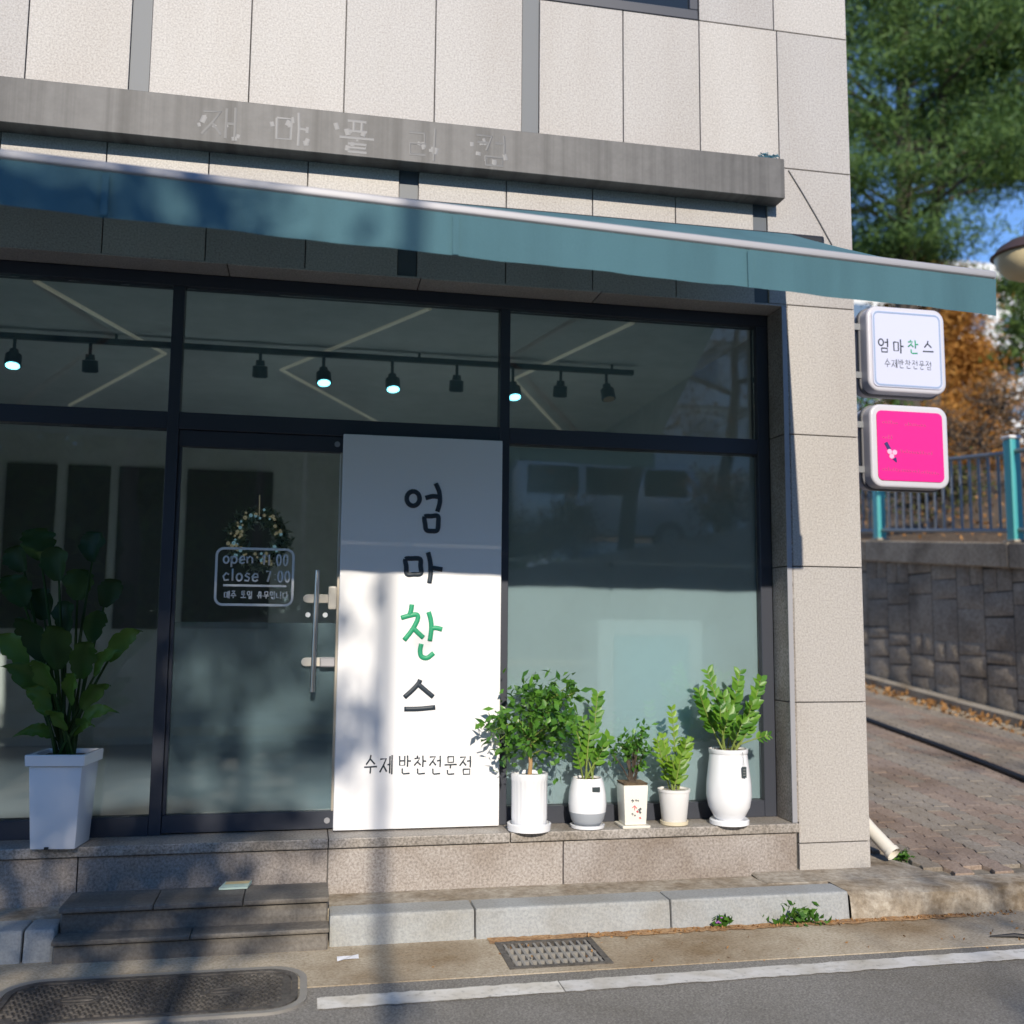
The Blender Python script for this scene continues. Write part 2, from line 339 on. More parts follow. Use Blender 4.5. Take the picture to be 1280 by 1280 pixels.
def seen(x, y):
    d = np.array([x, y, rz(y)])-CAM; dep = d@AX[2]; u = 640+F*(d@AX[0])/dep; v = 640+F*(d@AX[1])/dep
    return (u < 1300 and v > 850 and u > 1070), dep
cells.sort(key=lambda c: (not seen(c[0], c[1])[0], seen(c[0], c[1])[1]))
rest = {'red_paver': G(), 'grey_paver': G()}
for k, (x, y, c_) in enumerate(cells):
    mtx = Matrix.Translation((x, y, rz(y)+rnd.uniform(-.002, .0015))) @ Matrix.Rotation(ramp_ang+rnd.uniform(-.008, .008), 4, 'X') @ Matrix.Rotation(rnd.uniform(-.015, .015), 4, 'Y')
    if k < 300:
        o = link('paver', pm[c_], None, alley); o.matrix_basis = mtx
    else:
        g = rest[c_]; n0 = len(g.v); g.v += [tuple(mtx @ Vector(v)) for v in pg.v]; g.f += [tuple(n0+i for i in f) for f in pg.f]
for c_, g in rest.items(): S(g.obj('paver_field', c_, alley), 'stuff')
# drain channel and low upstand along the retaining wall
S(G().hexa([(7.80, -.2, -1), (8.08, -.2, -1), (8.08, 40, -1), (7.80, 40, -1), (7.80, -.2, rz(-.2)+.006), (8.08, -.2, rz(-.2)+.006), (8.08, 40, rz(40)+.006), (7.80, 40, rz(40)+.006)]).obj('drain_channel', 'gutter_concrete'))
S(G().hexa([(8.085, -.2, -1), (8.30, -.2, -1), (8.30, 40, -1), (8.085, 40, -1), (8.10, -.2, rz(-.2)+.09), (8.30, -.2, rz(-.2)+.09), (8.30, 40, rz(40)+.09), (8.10, 40, rz(40)+.09)]).obj('wall_footing', 'concrete'))
cop = lambda y: 2.04+.088*(y-4.0)
hill = G(); nx, ny = 14, 16
for j in range(ny+1):
    for i in range(nx+1):
        x = 8.45+i*i*.22; y = -8+j*5.0; hill.v.append((x, y, cop(y)-.06+.26*(x-8.45)*min(1, max(.1, 1-(x-8.45)/60))+(.12*math.sin(x*1.3+y*.7) if i else 0)))
for j in range(ny):
    for i in range(nx): a = j*(nx+1)+i; hill.f.append((a, a+1, a+nx+2, a+nx+1))
S(hill.obj('hillside', 'soil', smooth='all'))

# ------------------------------------------------------------------ retaining wall, railing
rw = thing('retaining_wall', 'dark stone block retaining wall with a plain concrete coping beside the alley', 'wall', (8.4, 5, .2))
G().hexa([(8.36, -1.6, -.8), (8.7, -1.6, -.8), (8.7, 24, -.8), (8.36, 24, -.8), (8.36, -1.6, cop(-1.6)-.2), (8.7, -1.6, cop(-1.6)-.2), (8.7, 24, cop(24)-.2), (8.36, 24, cop(24)-.2)]).obj('backing', 'wall_joint', rw)
for k in range(9):
    y0 = -1.6+2.9*k; y1 = y0+2.89
    G().hexa([(8.27, y0, cop(y0)-.28), (8.74, y0, cop(y0)-.28), (8.74, y1, cop(y1)-.28), (8.27, y1, cop(y1)-.28), (8.27, y0, cop(y0)), (8.74, y0, cop(y0)), (8.74, y1, cop(y1)), (8.27, y1, cop(y1))]).obj('coping', 'wall_stone', rw, .012)
PAT = [(0, .5, .0, .56), (.5, 1, 0, .42), (0, .5, .56, .83), (0, .5, .83, 1.0), (.5, 1, .42, .72), (.5, .76, .72, 1.0), (.76, 1, .72, 1.0)]
q = random.Random(11)
def stone(ya, yb, za, zb, fl):
    """rough face: a 4 x 4 grid pushed out unevenly, edges set back"""
    g = G(); n = 4; jit = lambda a: q.uniform(-a, a)
    tl = [jit(.012) for _ in range(4)]
    for j in range(n+1):
        for i in range(n+1):
            u, v = i/n, j/n; y = ya+(yb-ya)*u; z = za+(zb-za)*v + (tl[0]*(1-u)+tl[1]*u)*(1-v)+(tl[2]*(1-u)+tl[3]*u)*v
            edge = i in (0, n) or j in (0, n); g.v.append((8.346 if edge else 8.331+jit(.006), y+(0 if edge else jit(.02)), z))
    for j in range(n):
        for i in range(n): a = j*(n+1)+i; g.f.append((a, a+n+1, a+n+2, a+1))
    return g.obj('stone', 'wall_stone', rw, smooth=True)
for cidx in range(-4, 9):
    y0 = 2.77+.98*cidx-.98*1; y1 = y0+.98; zt = cop((y0+y1)/2)-.285
    for row in range(3):
        for (u0, u1, v0, v1) in PAT:
            fl = (cidx+row) % 2
            if fl: u0, u1 = 1-u1, 1-u0
            za = zt-.9*(row+1)+.9*v0; zb = zt-.9*(row+1)+.9*v1
            if row == 0 and v1 > .99: zb += .03
            if zb < rz(y0)-.02: continue
            stone(y0+.98*u0+.005, y0+.98*u1-.005, za+.005, zb-.005, fl)
rail = thing('railing', 'metal railing with turquoise posts and grey bars on the retaining wall', 'railing', (8.46, 5, cop(5)))
posts = [-1.05, 1.62, 4.31, 7.02, 9.72, 12.42]
for y in posts:
    p = G().box(8.40, 8.53, y-.065, y+.065, cop(y)-.004, cop(y)+1.16).obj('post', 'teal_paint', rail, .02, seg=2)
    G().box(8.385, 8.545, y-.08, y+.08, cop(y)+1.162, cop(y)+1.20).obj('post_cap', 'matte_white', p, .012)
    G().box(8.37, 8.56, y-.1, y+.1, cop(y), cop(y)+.03).obj('base_plate', 'old_concrete', p, .006)
bar = G().tube([(0, 0, 0), (0, 0, .88)], .017, 8).mesh('bar'); bar.materials.append(M['fence_grey'])
for a, b in zip(posts[:-1], posts[1:]):
    for h in (.14, 1.02):
        G().tube([(8.465, a+.068, cop(a)+h), (8.465, b-.068, cop(b)+h)], .026, 8).obj('rail', 'fence_grey', rail, smooth=True)
    n = 15
    for i in range(1, n):
        y = a+.066+(b-a-.132)*i/n; o = link('bar', bar, None, rail); o.matrix_basis = Matrix.Translation((8.465, y, cop(y)+.14))

# ------------------------------------------------------------------ shop building
shop = thing('shop_building', 'granite clad corner building with a dark framed glass shop front', 'building', (1.8, 2, 0))
X0, XP, XR, YG = -8.0, 3.585, 4.048, 0.24
core = G()
core.box(X0, XR-.012, .032, 9.5, 3.075, 9.6)             # upper storeys
core.box(XP+.02, XR-.012, .032, 9.5, -.6, 3.075)          # right hand wall
core.box(X0, -2.75, .032, 9.5, -.6, 3.075)                # left of the shop
core.box(-2.75, XP+.02, 4.6, 9.5, -.6, 3.075)             # behind the shop room
core.box(X0, XP+.02, .03, 4.6, -.6, -.055)                # plinth under the floor
core.obj('structure_core', 'dark_core', shop)
def panel(x0, x1, z0, z1, y=0.0, mat='granite', name='granite_panel', dep=.028):
    g_ = .003
    G().box(x0+g_, x1-g_, y, y+dep, z0+g_, z1-g_).obj(name, mat, shop, .0022)
def strip(x0, x1, z0, z1): G().box(x0+.001, x1-.001, .012, .03, z0, z1).obj('dark_strip', 'strip', shop)
# lower cladding row 3.07 - 3.944
rowL = [-2.50, -1.96, -1.42, -.88, -.348, .183, .716, 1.228]
panel(X0, -5.2, 3.066, 3.944); panel(-5.2, -2.5, 3.066, 3.944)
for a, b in zip(rowL[:-1], rowL[1:]): panel(a, b, 3.066, 3.944)
strip(1.228, 1.335, 3.066, 3.944)
rr = [1.335, 1.848, 2.368, 2.885, 3.388]
for a, b in zip(rr[:-1], rr[1:]): panel(a, b, 3.066, 3.944)
strip(3.388, 3.478, 3.066, 3.944); panel(3.478, XR, 3.072, 3.944)
# upper row
ru = [-2.9, -2.36, -1.83, -1.305, -.782, -.256]
panel(X0, -5.4, 3.944, 5.4); panel(-5.4, -2.9, 3.944, 5.4)
for a, b in zip(ru[:-1], ru[1:]): panel(a, b, 3.944, 5.4)
strip(-.256, -.152, 3.944, 5.4)
rv = [-.152, .379, .903, 1.419, 1.937]
for a, b in zip(rv[:-1], rv[1:]): panel(a, b, 3.944, 5.4)
strip(1.937, 2.039, 3.944, 5.4)
panel(2.039, 2.56, 3.944, 4.843); panel(2.56, 3.05, 3.944, 4.843)
panel(3.05, 3.567, 3.944, 4.843); panel(3.567, XR, 3.944, 4.843); panel(3.05, 3.548, 4.843, 6.4); panel(3.548, XR, 4.843, 6.4)
for k in range(6): panel(X0+1.67*k, X0+1.67*(k+1) if k < 5 else 2.039, 5.4, 7.2)
panel(X0, XR, 7.2, 9.6); panel(2.039, XR, 6.4, 7.2)
win = G().box(2.045, 3.045, .0, .03, 4.845, 4.91).box(2.045, 2.10, .0, .03, 4.91, 6.395).box(2.99, 3.045, .0, .03, 4.91, 6.395).box(2.10, 2.99, .0, .03, 6.33, 6.395).obj('upper_window_frame', 'frame', shop, .004)
G().box(2.10, 2.99, .018, .024, 4.91, 6.33).obj('pane', 'dark_glass', win)
# pillar
for a, b in ((2.272, 3.072), (1.478, 2.272), (.683, 1.478), (-.117, .683), (-.30, -.117)): panel(XP+.012, XR, a, b)
for k, (a, b) in enumerate(((-.6, .683), (.683, 1.478), (1.478, 2.272), (2.272, 3.072), (3.072, 3.944), (3.944, 4.843), (4.843, 7.2), (7.2, 9.6))):
    for c in range(8): G().box(XR-.011, XR+.016, .03+1.18*c+.004, .03+1.18*(c+1)-.004, a+.003, b-.003).obj('granite_panel', 'granite', shop, .0022)
# reveal at the pillar, soffit over the glass, light trim strip
for a, b in ((2.272, 3.058), (1.478, 2.272), (.683, 1.478), (.0, .683)):
    G().box(3.560, 3.602, .003, .196, a+.003, b-.003).obj('reveal_panel', 'granite_sill', shop, .002)
G().box(3.558, 3.588, -.006, .001, .001, 3.058).obj('trim_strip', 'alu', shop, .001)
for a, b in ((-2.74, -1.6), (-1.6, .30), (.30, 1.36), (1.36, 2.42), (2.42, 3.60)):
    G().box(a+.003, b-.003, -.001, .196, 3.060, 3.072).obj('soffit_panel', 'granite', shop, .002)
# plinth facing and sill slab
for a, b in ((-8, -2.7), (-2.7, -.30), (-.30, .93), (.93, 2.2), (2.2, 3.585)):
    panel(a, b, -.30, -.052, 0.0, 'granite_base', 'plinth_panel')
for a, b in ((-8, -2.75), (-2.75, -1.5), (-1.5, .93), (.93, 1.9), (1.9, 3.592)):
    G().box(a+.002, b-.002, -.022, .30, -.05, 0.0).obj('sill_slab', 'granite_sill', shop, .006, seg=2)
# steps at the door
st = thing('door_steps', 'two low dark stone steps below the glass shop door', 'steps', (.32, -.28, ZR))
G().box(-.292, .926, -.37, -.004, -.5, -.224).obj('step', 'step_stone', st, .008)
for a, b in ((-.297, .118), (.121, .525), (.528, .931)): G().box(a, b, -.395, -.1, -.222, -.198).obj('tread', 'step_stone', st, .007, seg=2)
G().box(-.294, .928, -.485, -.375, -.5, -.335).obj('step', 'step_stone', st, .008)
for a, b in ((-.298, .30), (.303, .932)): G().box(a, b, -.505, -.372, -.334, -.312).obj('tread', 'step_stone', st, .007, seg=2)
# dark sign band with its stained face and the ghosts of old letters
BB = -.13
bz1 = (atY(0, 91, BB)[2]+atY(982, 202, BB)[2])/2; bz0 = (atY(0, 149, BB)[2]+atY(976, 250, BB)[2])/2; bxr = atY(981, 225, BB)[0]
bd = G().box(-8, bxr, BB, -.0045, bz0, bz1).obj('sign_band', 'band_metal', shop, .003)
# frames and glass
fr = lambda x0, x1, z0, z1, nm='frame_bar', y0=.196, y1=.29: G().box(x0, x1, y0, y1, z0, z1).obj(nm, 'frame', shop, .003)
fr(-2.74, 3.559, 2.987, 3.059, 'head_rail')
fr(3.483, 3.558, .0, 2.986, 'jamb'); fr(-2.74, -2.66, .0, 2.986, 'jamb')
fr(.0, .062, .0, 2.986, 'mullion'); fr(1.862, 1.919, .0, 2.986, 'mullion')
for a, b in ((-2.659, -.001), (.063, 1.861), (1.920, 3.482)): fr(a, b, 2.175, 2.27, 'transom')
for a, b in ((-2.659, -.001), (1.920, 3.482)): fr(a, b, .0, .096, 'bottom_rail')
fr(.965, 1.861, .0, .096, 'bottom_rail')
def pane(x0, x1, z0, z1, nm='glass_pane', mat='glass', y=YG): return G().box(x0, x1, y, y+.008, z0, z1).obj(nm, mat, shop)
pane(-2.659, -.001, 2.271, 2.986); pane(.063, 1.861, 2.271, 2.986); pane(1.92, 3.482, 2.271, 2.986)
pane(-2.659, -.001, .097, 2.174); pr = pane(1.92, 3.482, .097, 2.174)
G().box(1.925, 3.478, YG+.0095, YG+.0105, .10, 2.165).obj('frosted_film', 'frost', pr)
pane(.966, 1.861, .097, 2.174)
# door leaf
door = G().box(.064, .962, .205, .262, 2.082, 2.172).box(.064, .962, .205, .262, .008, .10).box(.064, .082, .21, .258, .101, 2.081).obj('door', 'frame', shop, .003)
G().box(.083, .944, YG, YG+.01, .101, 2.081).obj('door_pane', 'glass', door)
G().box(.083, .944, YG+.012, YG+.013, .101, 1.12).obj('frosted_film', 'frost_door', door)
G().box(.9445, .960, .206, .258, .101, 2.081).obj('door_stile', 'stile', door, .002)
G().tube([(.835, .155, 1.41), (.826, .155, .745)], .0135, 12).obj('handle', 'steel', door, smooth=True)
for z in (1.255, .905):
    G().tube([(.832, .155, z), (.832, .24, z)], .012, 10).obj('handle_mount', 'steel', door, smooth=True)
    g = G(); pts = [(.93+.024*math.cos(a), z+.024*math.sin(a)) for a in np.linspace(-math.pi/2, math.pi/2, 8)]+[(.785+.024*math.cos(a), z+.024*math.sin(a)) for a in np.linspace(math.pi/2, 1.5*math.pi, 8)]
    g.prism_y(pts, .225, .239).obj('lock_plate', 'pvc', door, .003)
G().box(.898, .945, .185, .224, 1.195, 1.325).obj('lock_body', 'pvc', door, .012, seg=2)
G().box(.862, .946, .195, .224, .878, .932).obj('lock_body', 'alu', door, .006)
for z in (.052, 2.128): G().tube([(.925, .200, z), (.925, .206, z)], .016, 14).obj('pivot_cap', 'alu', door)
for x in (.79, .885):
    G().tube([(x, .232, 1.165), (x, .239, 1.165)], .014, 12).obj('round_sticker', 'sticker_white', door)
# room behind the glass
G().box(-2.75, 3.60, .31, 4.59, -.054, -.002).obj('shop_floor', 'floor_tile', shop)
G().box(-2.75, 3.60, .03, 4.59, 3.0, 3.058).obj('shop_ceiling', 'plaster', shop) if False else G().box(-2.75, 3.60, .292, 4.59, 3.0, 3.073).obj('shop_ceiling', 'plaster', shop)
G().box(-2.75, 3.60, 4.40, 4.59, .0, 2.999).obj('shop_back_wall', 'plaster', shop)
G().box(-2.75, -2.70, .292, 4.39, .0, 2.999).box(3.575, 3.60, .292, 4.39, .0, 2.999).obj('shop_side_walls', 'plaster', shop)
for a, b in ((-1.95, -1.52), (-1.42, -1.05), (-.97, -.57)):
    f = G().box(a, b, 4.37, 4.399, 1.05, 2.56).obj('dark_wall_panel', 'fridge', shop, .004)
G().box(-.36, .43, 4.37, 4.399, 1.06, 2.56).obj('dark_wall_panel', 'fridge', shop, .004)
ctr = thing('shop_counter', 'pale counter with a wooden top seen through the shop window', 'counter', (2.9, 2.4, 0))
G().box(2.0, 3.5, 2.0, 2.6, .0, .80).obj('counter_body', 'counter', ctr, .004); G().box(1.96, 3.54, 1.96, 2.64, .801, .84).obj('counter_top', 'wood', ctr, .004)
dc = thing('patch_box', 'pale blue box added close behind the frosted window to give its bright patch', 'box', (2.85, .6, 0))
G().box(2.52, 3.20, .42, .80, .0, 1.16).obj('patch_box_body', 'glaze', dc, .03, seg=3); G().box(2.62, 3.10, .405, .419, .45, 1.06).obj('front_panel', 'patch_blue', dc, .01)  # pale box put in so a bright patch shows through the film
# V shaped light strips in the ceiling
for pts in ([(-.75, .32), (-.25, 1.76), (-1.3, 3.75)], [(1.45, .32), (.545, 2.04), (1.40, 3.9)], [(2.72, .32), (2.286, 1.93), (3.17, 3.9)]):
    G().tube([(x, y, 2.997) for x, y in pts], .016, 6).obj('ceiling_light_strip', 'led_strip', shop)
# drain pipe at the corner
dp = G().tube([(XR+.06, .42, .45), (XR+.06, .40, .12), (XR+.065, .33, .03), (XR+.115, .20, -.09), (XR+.175, .05, -.205)], .042, 16, cap=False).obj('drain_pipe', 'pvc', shop, smooth=True)
G().tube([(XR+.168, .066, -.192), (XR+.177, .046, -.208)], .047, 16, cap=False).obj('pipe_collar', 'pvc', dp, smooth=True)
G().tube([(3.625, -.003, 3.93), (3.71, -.004, 3.80), (3.80, -.004, 3.655), (3.905, -.004, 3.475)], .004, 6).obj('wall_line', 'scuff_dark', shop)  # thin dark grey line running diagonally down the wall panel

# ------------------------------------------------------------------ awning
aw = thing('awning', 'dark teal fabric awning with an aluminium front bar over the shop front', 'awning', (1, -1, 3.4))
AXE, AXW = 3.585, -2.1
fy = lambda x: -1.90-.026*(AXE-x); fz = lambda x: 2.617+.022*(AXE-x)
cz = 3.478
can = G(); nseg = 24
for i in range(nseg+1):
    x = AXW+.02+(AXE-AXW-.03)*i/nseg
    for j in range(7):
        t = j/6; y = -.10+(fy(x)+.03+.10)*t; z = cz+(fz(x)-.012-cz)*t-.018*math.sin(math.pi*t); can.v.append((x, y, z))
for i in range(nseg):
    for j in range(6): a = i*7+j; can.f.append((a, a+7, a+8, a+1))
can.obj('canopy', 'awning_fabric', aw, smooth='all')
G().hexa([(AXW, fy(AXW)-.01, fz(AXW)-.034), (AXE, fy(AXE)-.01, fz(AXE)-.034), (AXE, fy(AXE)+.045, fz(AXE)-.034), (AXW, fy(AXW)+.045, fz(AXW)-.034), (AXW, fy(AXW)-.01, fz(AXW)), (AXE, fy(AXE)-.01, fz(AXE)), (AXE, fy(AXE)+.045, fz(AXE)), (AXW, fy(AXW)+.045, fz(AXW))]).obj('front_bar', 'alu', aw, .012, seg=3)
seams = [AXW, -1.13, .06, 1.28, 2.46, AXE]
for a, b in zip(seams[:-1], seams[1:]):
    g = G(); n = 14
    for i in range(n+1):
        x = a+(b-a)*i/n
        for j in range(5):
            t = j/4; wob = .006*t*math.sin(x*9+1)+.004*t*math.sin(x*23)
            dz = .159+.003*math.sin(x*1.1+1.2)
            g.v.append((x, fy(x)-.002+wob+(.002 if i == n else 0), fz(x)-.035-dz*t))
    for i in range(n):
        for j in range(4): q0 = i*5+j; g.f.append((q0, q0+1, q0+6, q0+5))
    g.obj('valance', 'awning_fabric', aw, smooth='all')
for x in seams[1:-1]:
    G().hexa([(x-.012, fy(x)-.013, fz(x)-.195), (x+.012, fy(x)-.013, fz(x)-.195), (x+.012, fy(x)-.010, fz(x)-.195), (x-.012, fy(x)-.010, fz(x)-.195), (x-.012, fy(x)-.008, fz(x)-.046), (x+.012, fy(x)-.008, fz(x)-.046), (x+.012, fy(x)-.005, fz(x)-.046), (x-.012, fy(x)-.005, fz(x)-.046)]).obj('valance_seam', 'awning_fabric', aw)
G().box(AXW, 3.80, -.11, -.002, 3.39, 3.485).obj('cassette', 'black_metal', aw, .02, seg=2)
for xs_, sgn in ((2.9, 1), (-1.3, -1)):
    G().tube([(xs_, -.12, 3.40), (xs_-.75*sgn, -.95, 3.02), (xs_+.1*sgn, fy(xs_)+.05, fz(xs_)-.03)], .022, 8).obj('folding_arm', 'alu', aw)

# ------------------------------------------------------------------ lettering: strokes swept as slightly raised lines
def arc(cx, cy, rx, ry, n=18): return [(cx+rx*math.cos(a), cy+ry*math.sin(a)) for a in np.linspace(math.pi/2, math.pi/2+2*math.pi, n)]
J = {'ㅇ': [arc(.5, .5, .42, .45)], 'ㅁ': [[(.12, .9), (.15, .1), (.88, .12), (.88, .9), (.12, .9)]], 'ㄴ': [[(.1, .95), (.12, .25), (.25, .1), (.95, .18)]],
     'ㅅ': [[(.52, 1), (.42, .6), (.02, .05)], [(.46, .6), (.95, .08)]], 'ㅈ': [[(.05, .92), (.9, .95), (.5, .5), (.02, .05)], [(.5, .5), (.98, .08)]],
     'ㅊ': [[(.5, 1.05), (.47, .85)], [(.05, .74), (.85, .8), (.55, .45), (.02, .05)], [(.5, .42), (.98, .08)]], 'ㅂ': [[(.12, 1), (.15, .05), (.88, .05), (.88, 1)], [(.14, .5), (.88, .5)]],
     'ㅎ': [[(.5, 1.02), (.5, .86)], [(.08, .74), (.92, .74)], arc(.5, .3, .3, .28)], 'ㅌ': [[(.9, .95), (.12, .95), (.12, .05), (.92, .08)], [(.12, .5), (.85, .5)]], 'ㄷ': [[(.9, .92), (.12, .92), (.12, .1), (.95, .14)]],
     'ㄹ': [[(.08, .95), (.88, .95), (.88, .55), (.12, .52), (.12, .08), (.95, .1)]], 'ㅋ': [[(.08, .92), (.88, .92), (.6, .05)], [(.1, .5), (.82, .5)]], 'ㅍ': [[(.05, .9), (.95, .9)], [(.3, .9), (.32, .1)], [(.7, .9), (.68, .1)], [(.02, .1), (.98, .1)]],
     'ㅏ': [[(.3, 1), (.35, .5), (.32, 0)], [(.35, .52), (.95, .5)]], 'ㅓ': [[(.7, 1), (.74, .5), (.7, 0)], [(.1, .55), (.72, .58)]], 'ㅣ': [[(.5, 1), (.5, 0)]], 'ㅐ': [[(.25, .95), (.25, .05)], [(.8, 1), (.8, 0)], [(.25, .5), (.8, .5)]],
     'ㅔ': [[(.5, .95), (.5, .05)], [(.9, 1), (.9, 0)], [(.05, .5), (.5, .52)]], 'ㅡ': [[(0, .45), (1, .5)]], 'ㅜ': [[(0, .8), (1, .85)], [(.5, .82), (.48, .05)]], 'ㅠ': [[(0, .85), (1, .85)], [(.32, .85), (.3, .05)], [(.68, .85), (.7, .05)]], 'ㅗ': [[(.5, .95), (.5, .3)], [(0, .28), (1, .3)]]}
LAT = {'o': [arc(.45, .3, .36, .3)], 'p': [[(.1, .6), (.1, -.35)], arc(.48, .3, .36, .3)], 'e': [[(.1, .3), (.85, .33), (.75, .58), (.4, .62), (.1, .35), (.2, .05), (.5, -.02), (.85, .1)]], 'n': [[(.1, .62), (.12, 0)], [(.12, .4), (.45, .62), (.8, .5), (.82, 0)]],
       'c': [[(.85, .5), (.5, .64), (.12, .35), (.3, .03), (.85, .08)]], 'l': [[(.3, 1), (.3, 0)]], 's': [[(.8, .55), (.4, .64), (.2, .45), (.75, .25), (.6, .0), (.1, .05)]], '1': [[(.2, .8), (.5, 1), (.5, 0)]], '0': [arc(.5, .5, .36, .5)], '7': [[(.1, .95), (.85, .98), (.4, 0)]],
       ':': [[(.5, .65), (.5, .72)], [(.5, .18), (.5, .25)]]}
SYL = {'엄': 'ㅇㅓㅁ', '마': 'ㅁㅏ', '찬': 'ㅊㅏㄴ', '스': 'ㅅㅡ', '수': 'ㅅㅜ', '제': 'ㅈㅔ', '반': 'ㅂㅏㄴ', '전': 'ㅈㅓㄴ', '문': 'ㅁㅜㄴ', '점': 'ㅈㅓㅁ', '매': 'ㅁㅐ', '주': 'ㅈㅜ', '토': 'ㅌㅗ', '일': 'ㅇㅣㄹ', '휴': 'ㅎㅠ', '무': 'ㅁㅜ', '입': 'ㅇㅣㅂ', '니': 'ㄴㅣ', '다': 'ㄷㅏ', '재': 'ㅈㅐ', '플': 'ㅍㅡㄹ', '리': 'ㄹㅣ', '컴': 'ㅋㅓㅁ'}
def syl_strokes(ch):
    """strokes of one syllable in a unit square, z up"""
    if ch in LAT: return LAT[ch]
    if ch not in SYL: return []
    s = SYL[ch]; vert = s[1] in 'ㅏㅓㅣㅐㅔ'; out = []
    if vert: bx = [(0, .08, .56, .86), (.58, .0, 1, 1)] if len(s) == 2 else [(0, .46, .54, .98), (.56, .40, 1, 1), (.22, .0, .92, .34)]
    else: bx = [(.14, .48, .86, 1), (0, .02, 1, .46)] if len(s) == 2 else [(.2, .62, .8, 1), (0, .33, 1, .58), (.18, 0, .84, .28)]
    for j, (a, b, c, d) in zip(s, bx):
        for st_ in J[j]: out.append([(a+(c-a)*x, b+(d-b)*y) for x, y in st_])
    return out
def write(text, x, z, size, pitch, y, rad, nm, mat, parent, flat=.35, wide=1.0):
    """each character its own raised mark on the surface at depth y"""
    for ch in text:
        ss = syl_strokes(ch)
        if ss:
            g = G()
            for st_ in ss: g.tube([(x+size*wide*a, y, z+size*b) for a, b in st_], rad, 6, (1, flat))
            g.obj(nm, mat, parent, smooth='all')
        x += pitch*(.55 if ch == ' ' else (.72 if ch in ':l1' else 1))

def smooth_line(P, k=4):
    """Catmull-Rom through the points, so that bends are round"""
    P = [np.array(p, float) for p in P]
    if len(P) < 3: return [tuple(p) for p in P]
    closed = np.allclose(P[0], P[-1]); out = []; n = len(P)
    for i in range(n-1):
        a = P[i-1] if i else (P[-2] if closed else P[0]); b, c = P[i], P[i+1]; d = P[i+2] if i+2 < n else (P[1] if closed else P[-1])
        for j in range(k):
            t = j/k; out.append(tuple(.5*(2*b+(c-a)*t+(2*a-5*b+4*c-d)*t*t+(3*b-a-3*c+d)*t**3)))
    return out+[tuple(P[-1])]
# white hanging panel beside the door
sp = thing('shop_sign_panel', 'tall white sign panel with black and green brush lettering beside the glass door', 'sign', (1.41, .15, 0))
G().box(.957, 1.866, .138, .192, .008, 2.178).obj('panel_board', 'panel_white', sp, .003)
PX = lambda x, y: tuple(atY(430+x/3.1227, 580+y/3.1227, .137))
big = {('엄', 'ink'): [[(270+25*math.sin(a), 135-28*math.cos(a)) for a in np.linspace(0, 2*math.pi, 16)], [(318, 133), (345, 126), (368, 128)], [(358, 76), (372, 110), (374, 150), (364, 186)], [(315, 206), (317, 235), (322, 258), (345, 262), (364, 258), (368, 228), (366, 203), (340, 204), (315, 206)]],
       ('마', 'ink'): [[(240, 372), (243, 400), (246, 430), (272, 431), (300, 428), (299, 398), (297, 371), (265, 369), (240, 372)], [(328, 345), (337, 385), (338, 430), (333, 465)], [(336, 404), (360, 408), (384, 412)]],
       ('찬', 'green_ink'): [[(265, 548), (262, 570), (256, 588)], [(223, 601), (255, 592), (283, 588), (288, 605), (268, 645), (235, 688)], [(270, 640), (290, 660), (310, 678)], [(330, 577), (339, 610), (341, 645), (335, 691)], [(340, 642), (360, 640), (383, 646)], [(302, 702), (297, 730), (303, 752), (325, 757), (350, 738)]],
       ('스', 'ink'): [[(298, 842), (290, 858), (268, 882), (236, 911)], [(290, 860), (318, 884), (348, 909)], [(235, 957), (295, 956), (356, 950)]]}
for (ch, mt), strokes in big.items():
    g = G()
    for s_ in strokes: g.tube(smooth_line([PX(*p) for p in s_]), .0135, 8, (1, .45))
    g.obj('letter', mt, sp, smooth='all')
def pxline(text, u0, v0, u1, v1, hpx, y, rad, mat, parent, gaps=(), flat=.4):
    """small lettering laid along a pixel baseline on the plane at depth y"""
    a, b = atY(u0, v0, y), atY(u1, v1, y); n = len(text)+.22*len(gaps); step = (b-a)/n; h = np.linalg.norm(atY(u0, v0, y)-atY(u0, v0-hpx, y)); k = 0.0
    for i, ch in enumerate(text):
        if i in gaps: k += .22
        o = a+step*k; g = G(); wd = np.linalg.norm(step)*.82
        for s_ in syl_strokes(ch): g.tube([(o[0]+wd*p[0], y, o[2]+h*p[1]) for p in s_], rad, 6, (1, flat))
        g.obj('letter', mat, parent, smooth='all'); k += 1
pxline('수제반찬전문점', 455, 968, 593, 969, 24, .137, .0042, 'ink', sp, gaps=(2,))

# opening hours transfer on the door glass
hs = thing('opening_hours_sticker', 'white outlined opening hours sticker on the glass door', 'sticker', (.49, .238, 1.37))
def rrect(x0, x1, z0, z1, r, n=6):
    out = []
    for cx, cz_, a0 in ((x1-r, z0+r, -90), (x1-r, z1-r, 0), (x0+r, z1-r, 90), (x0+r, z0+r, 180)):
        out += [(cx+r*math.cos(R(a0+90*i/n)), cz_+r*math.sin(R(a0+90*i/n))) for i in range(n+1)]
    return out
loop = rrect(.288, .702, 1.216, 1.526, .04); loop.append(loop[0])
G().tube([(x, .2385, z) for x, z in loop], .0068, 6, (1, .15)).obj('outline', 'sticker_white', hs)
write('open', .322, 1.445, .062, .042, .2385, .0052, 'letter', 'sticker_white', hs, .2, .62)
write('11:00', .528, 1.437, .06, .037, .2385, .0052, 'letter', 'sticker_white', hs, .2, .5)
write('close', .322, 1.348, .066, .042, .2385, .0052, 'letter', 'sticker_white', hs, .2, .62)
write('7:00', .552, 1.345, .06, .038, .2385, .0056, 'letter', 'sticker_white', hs, .2, .55)
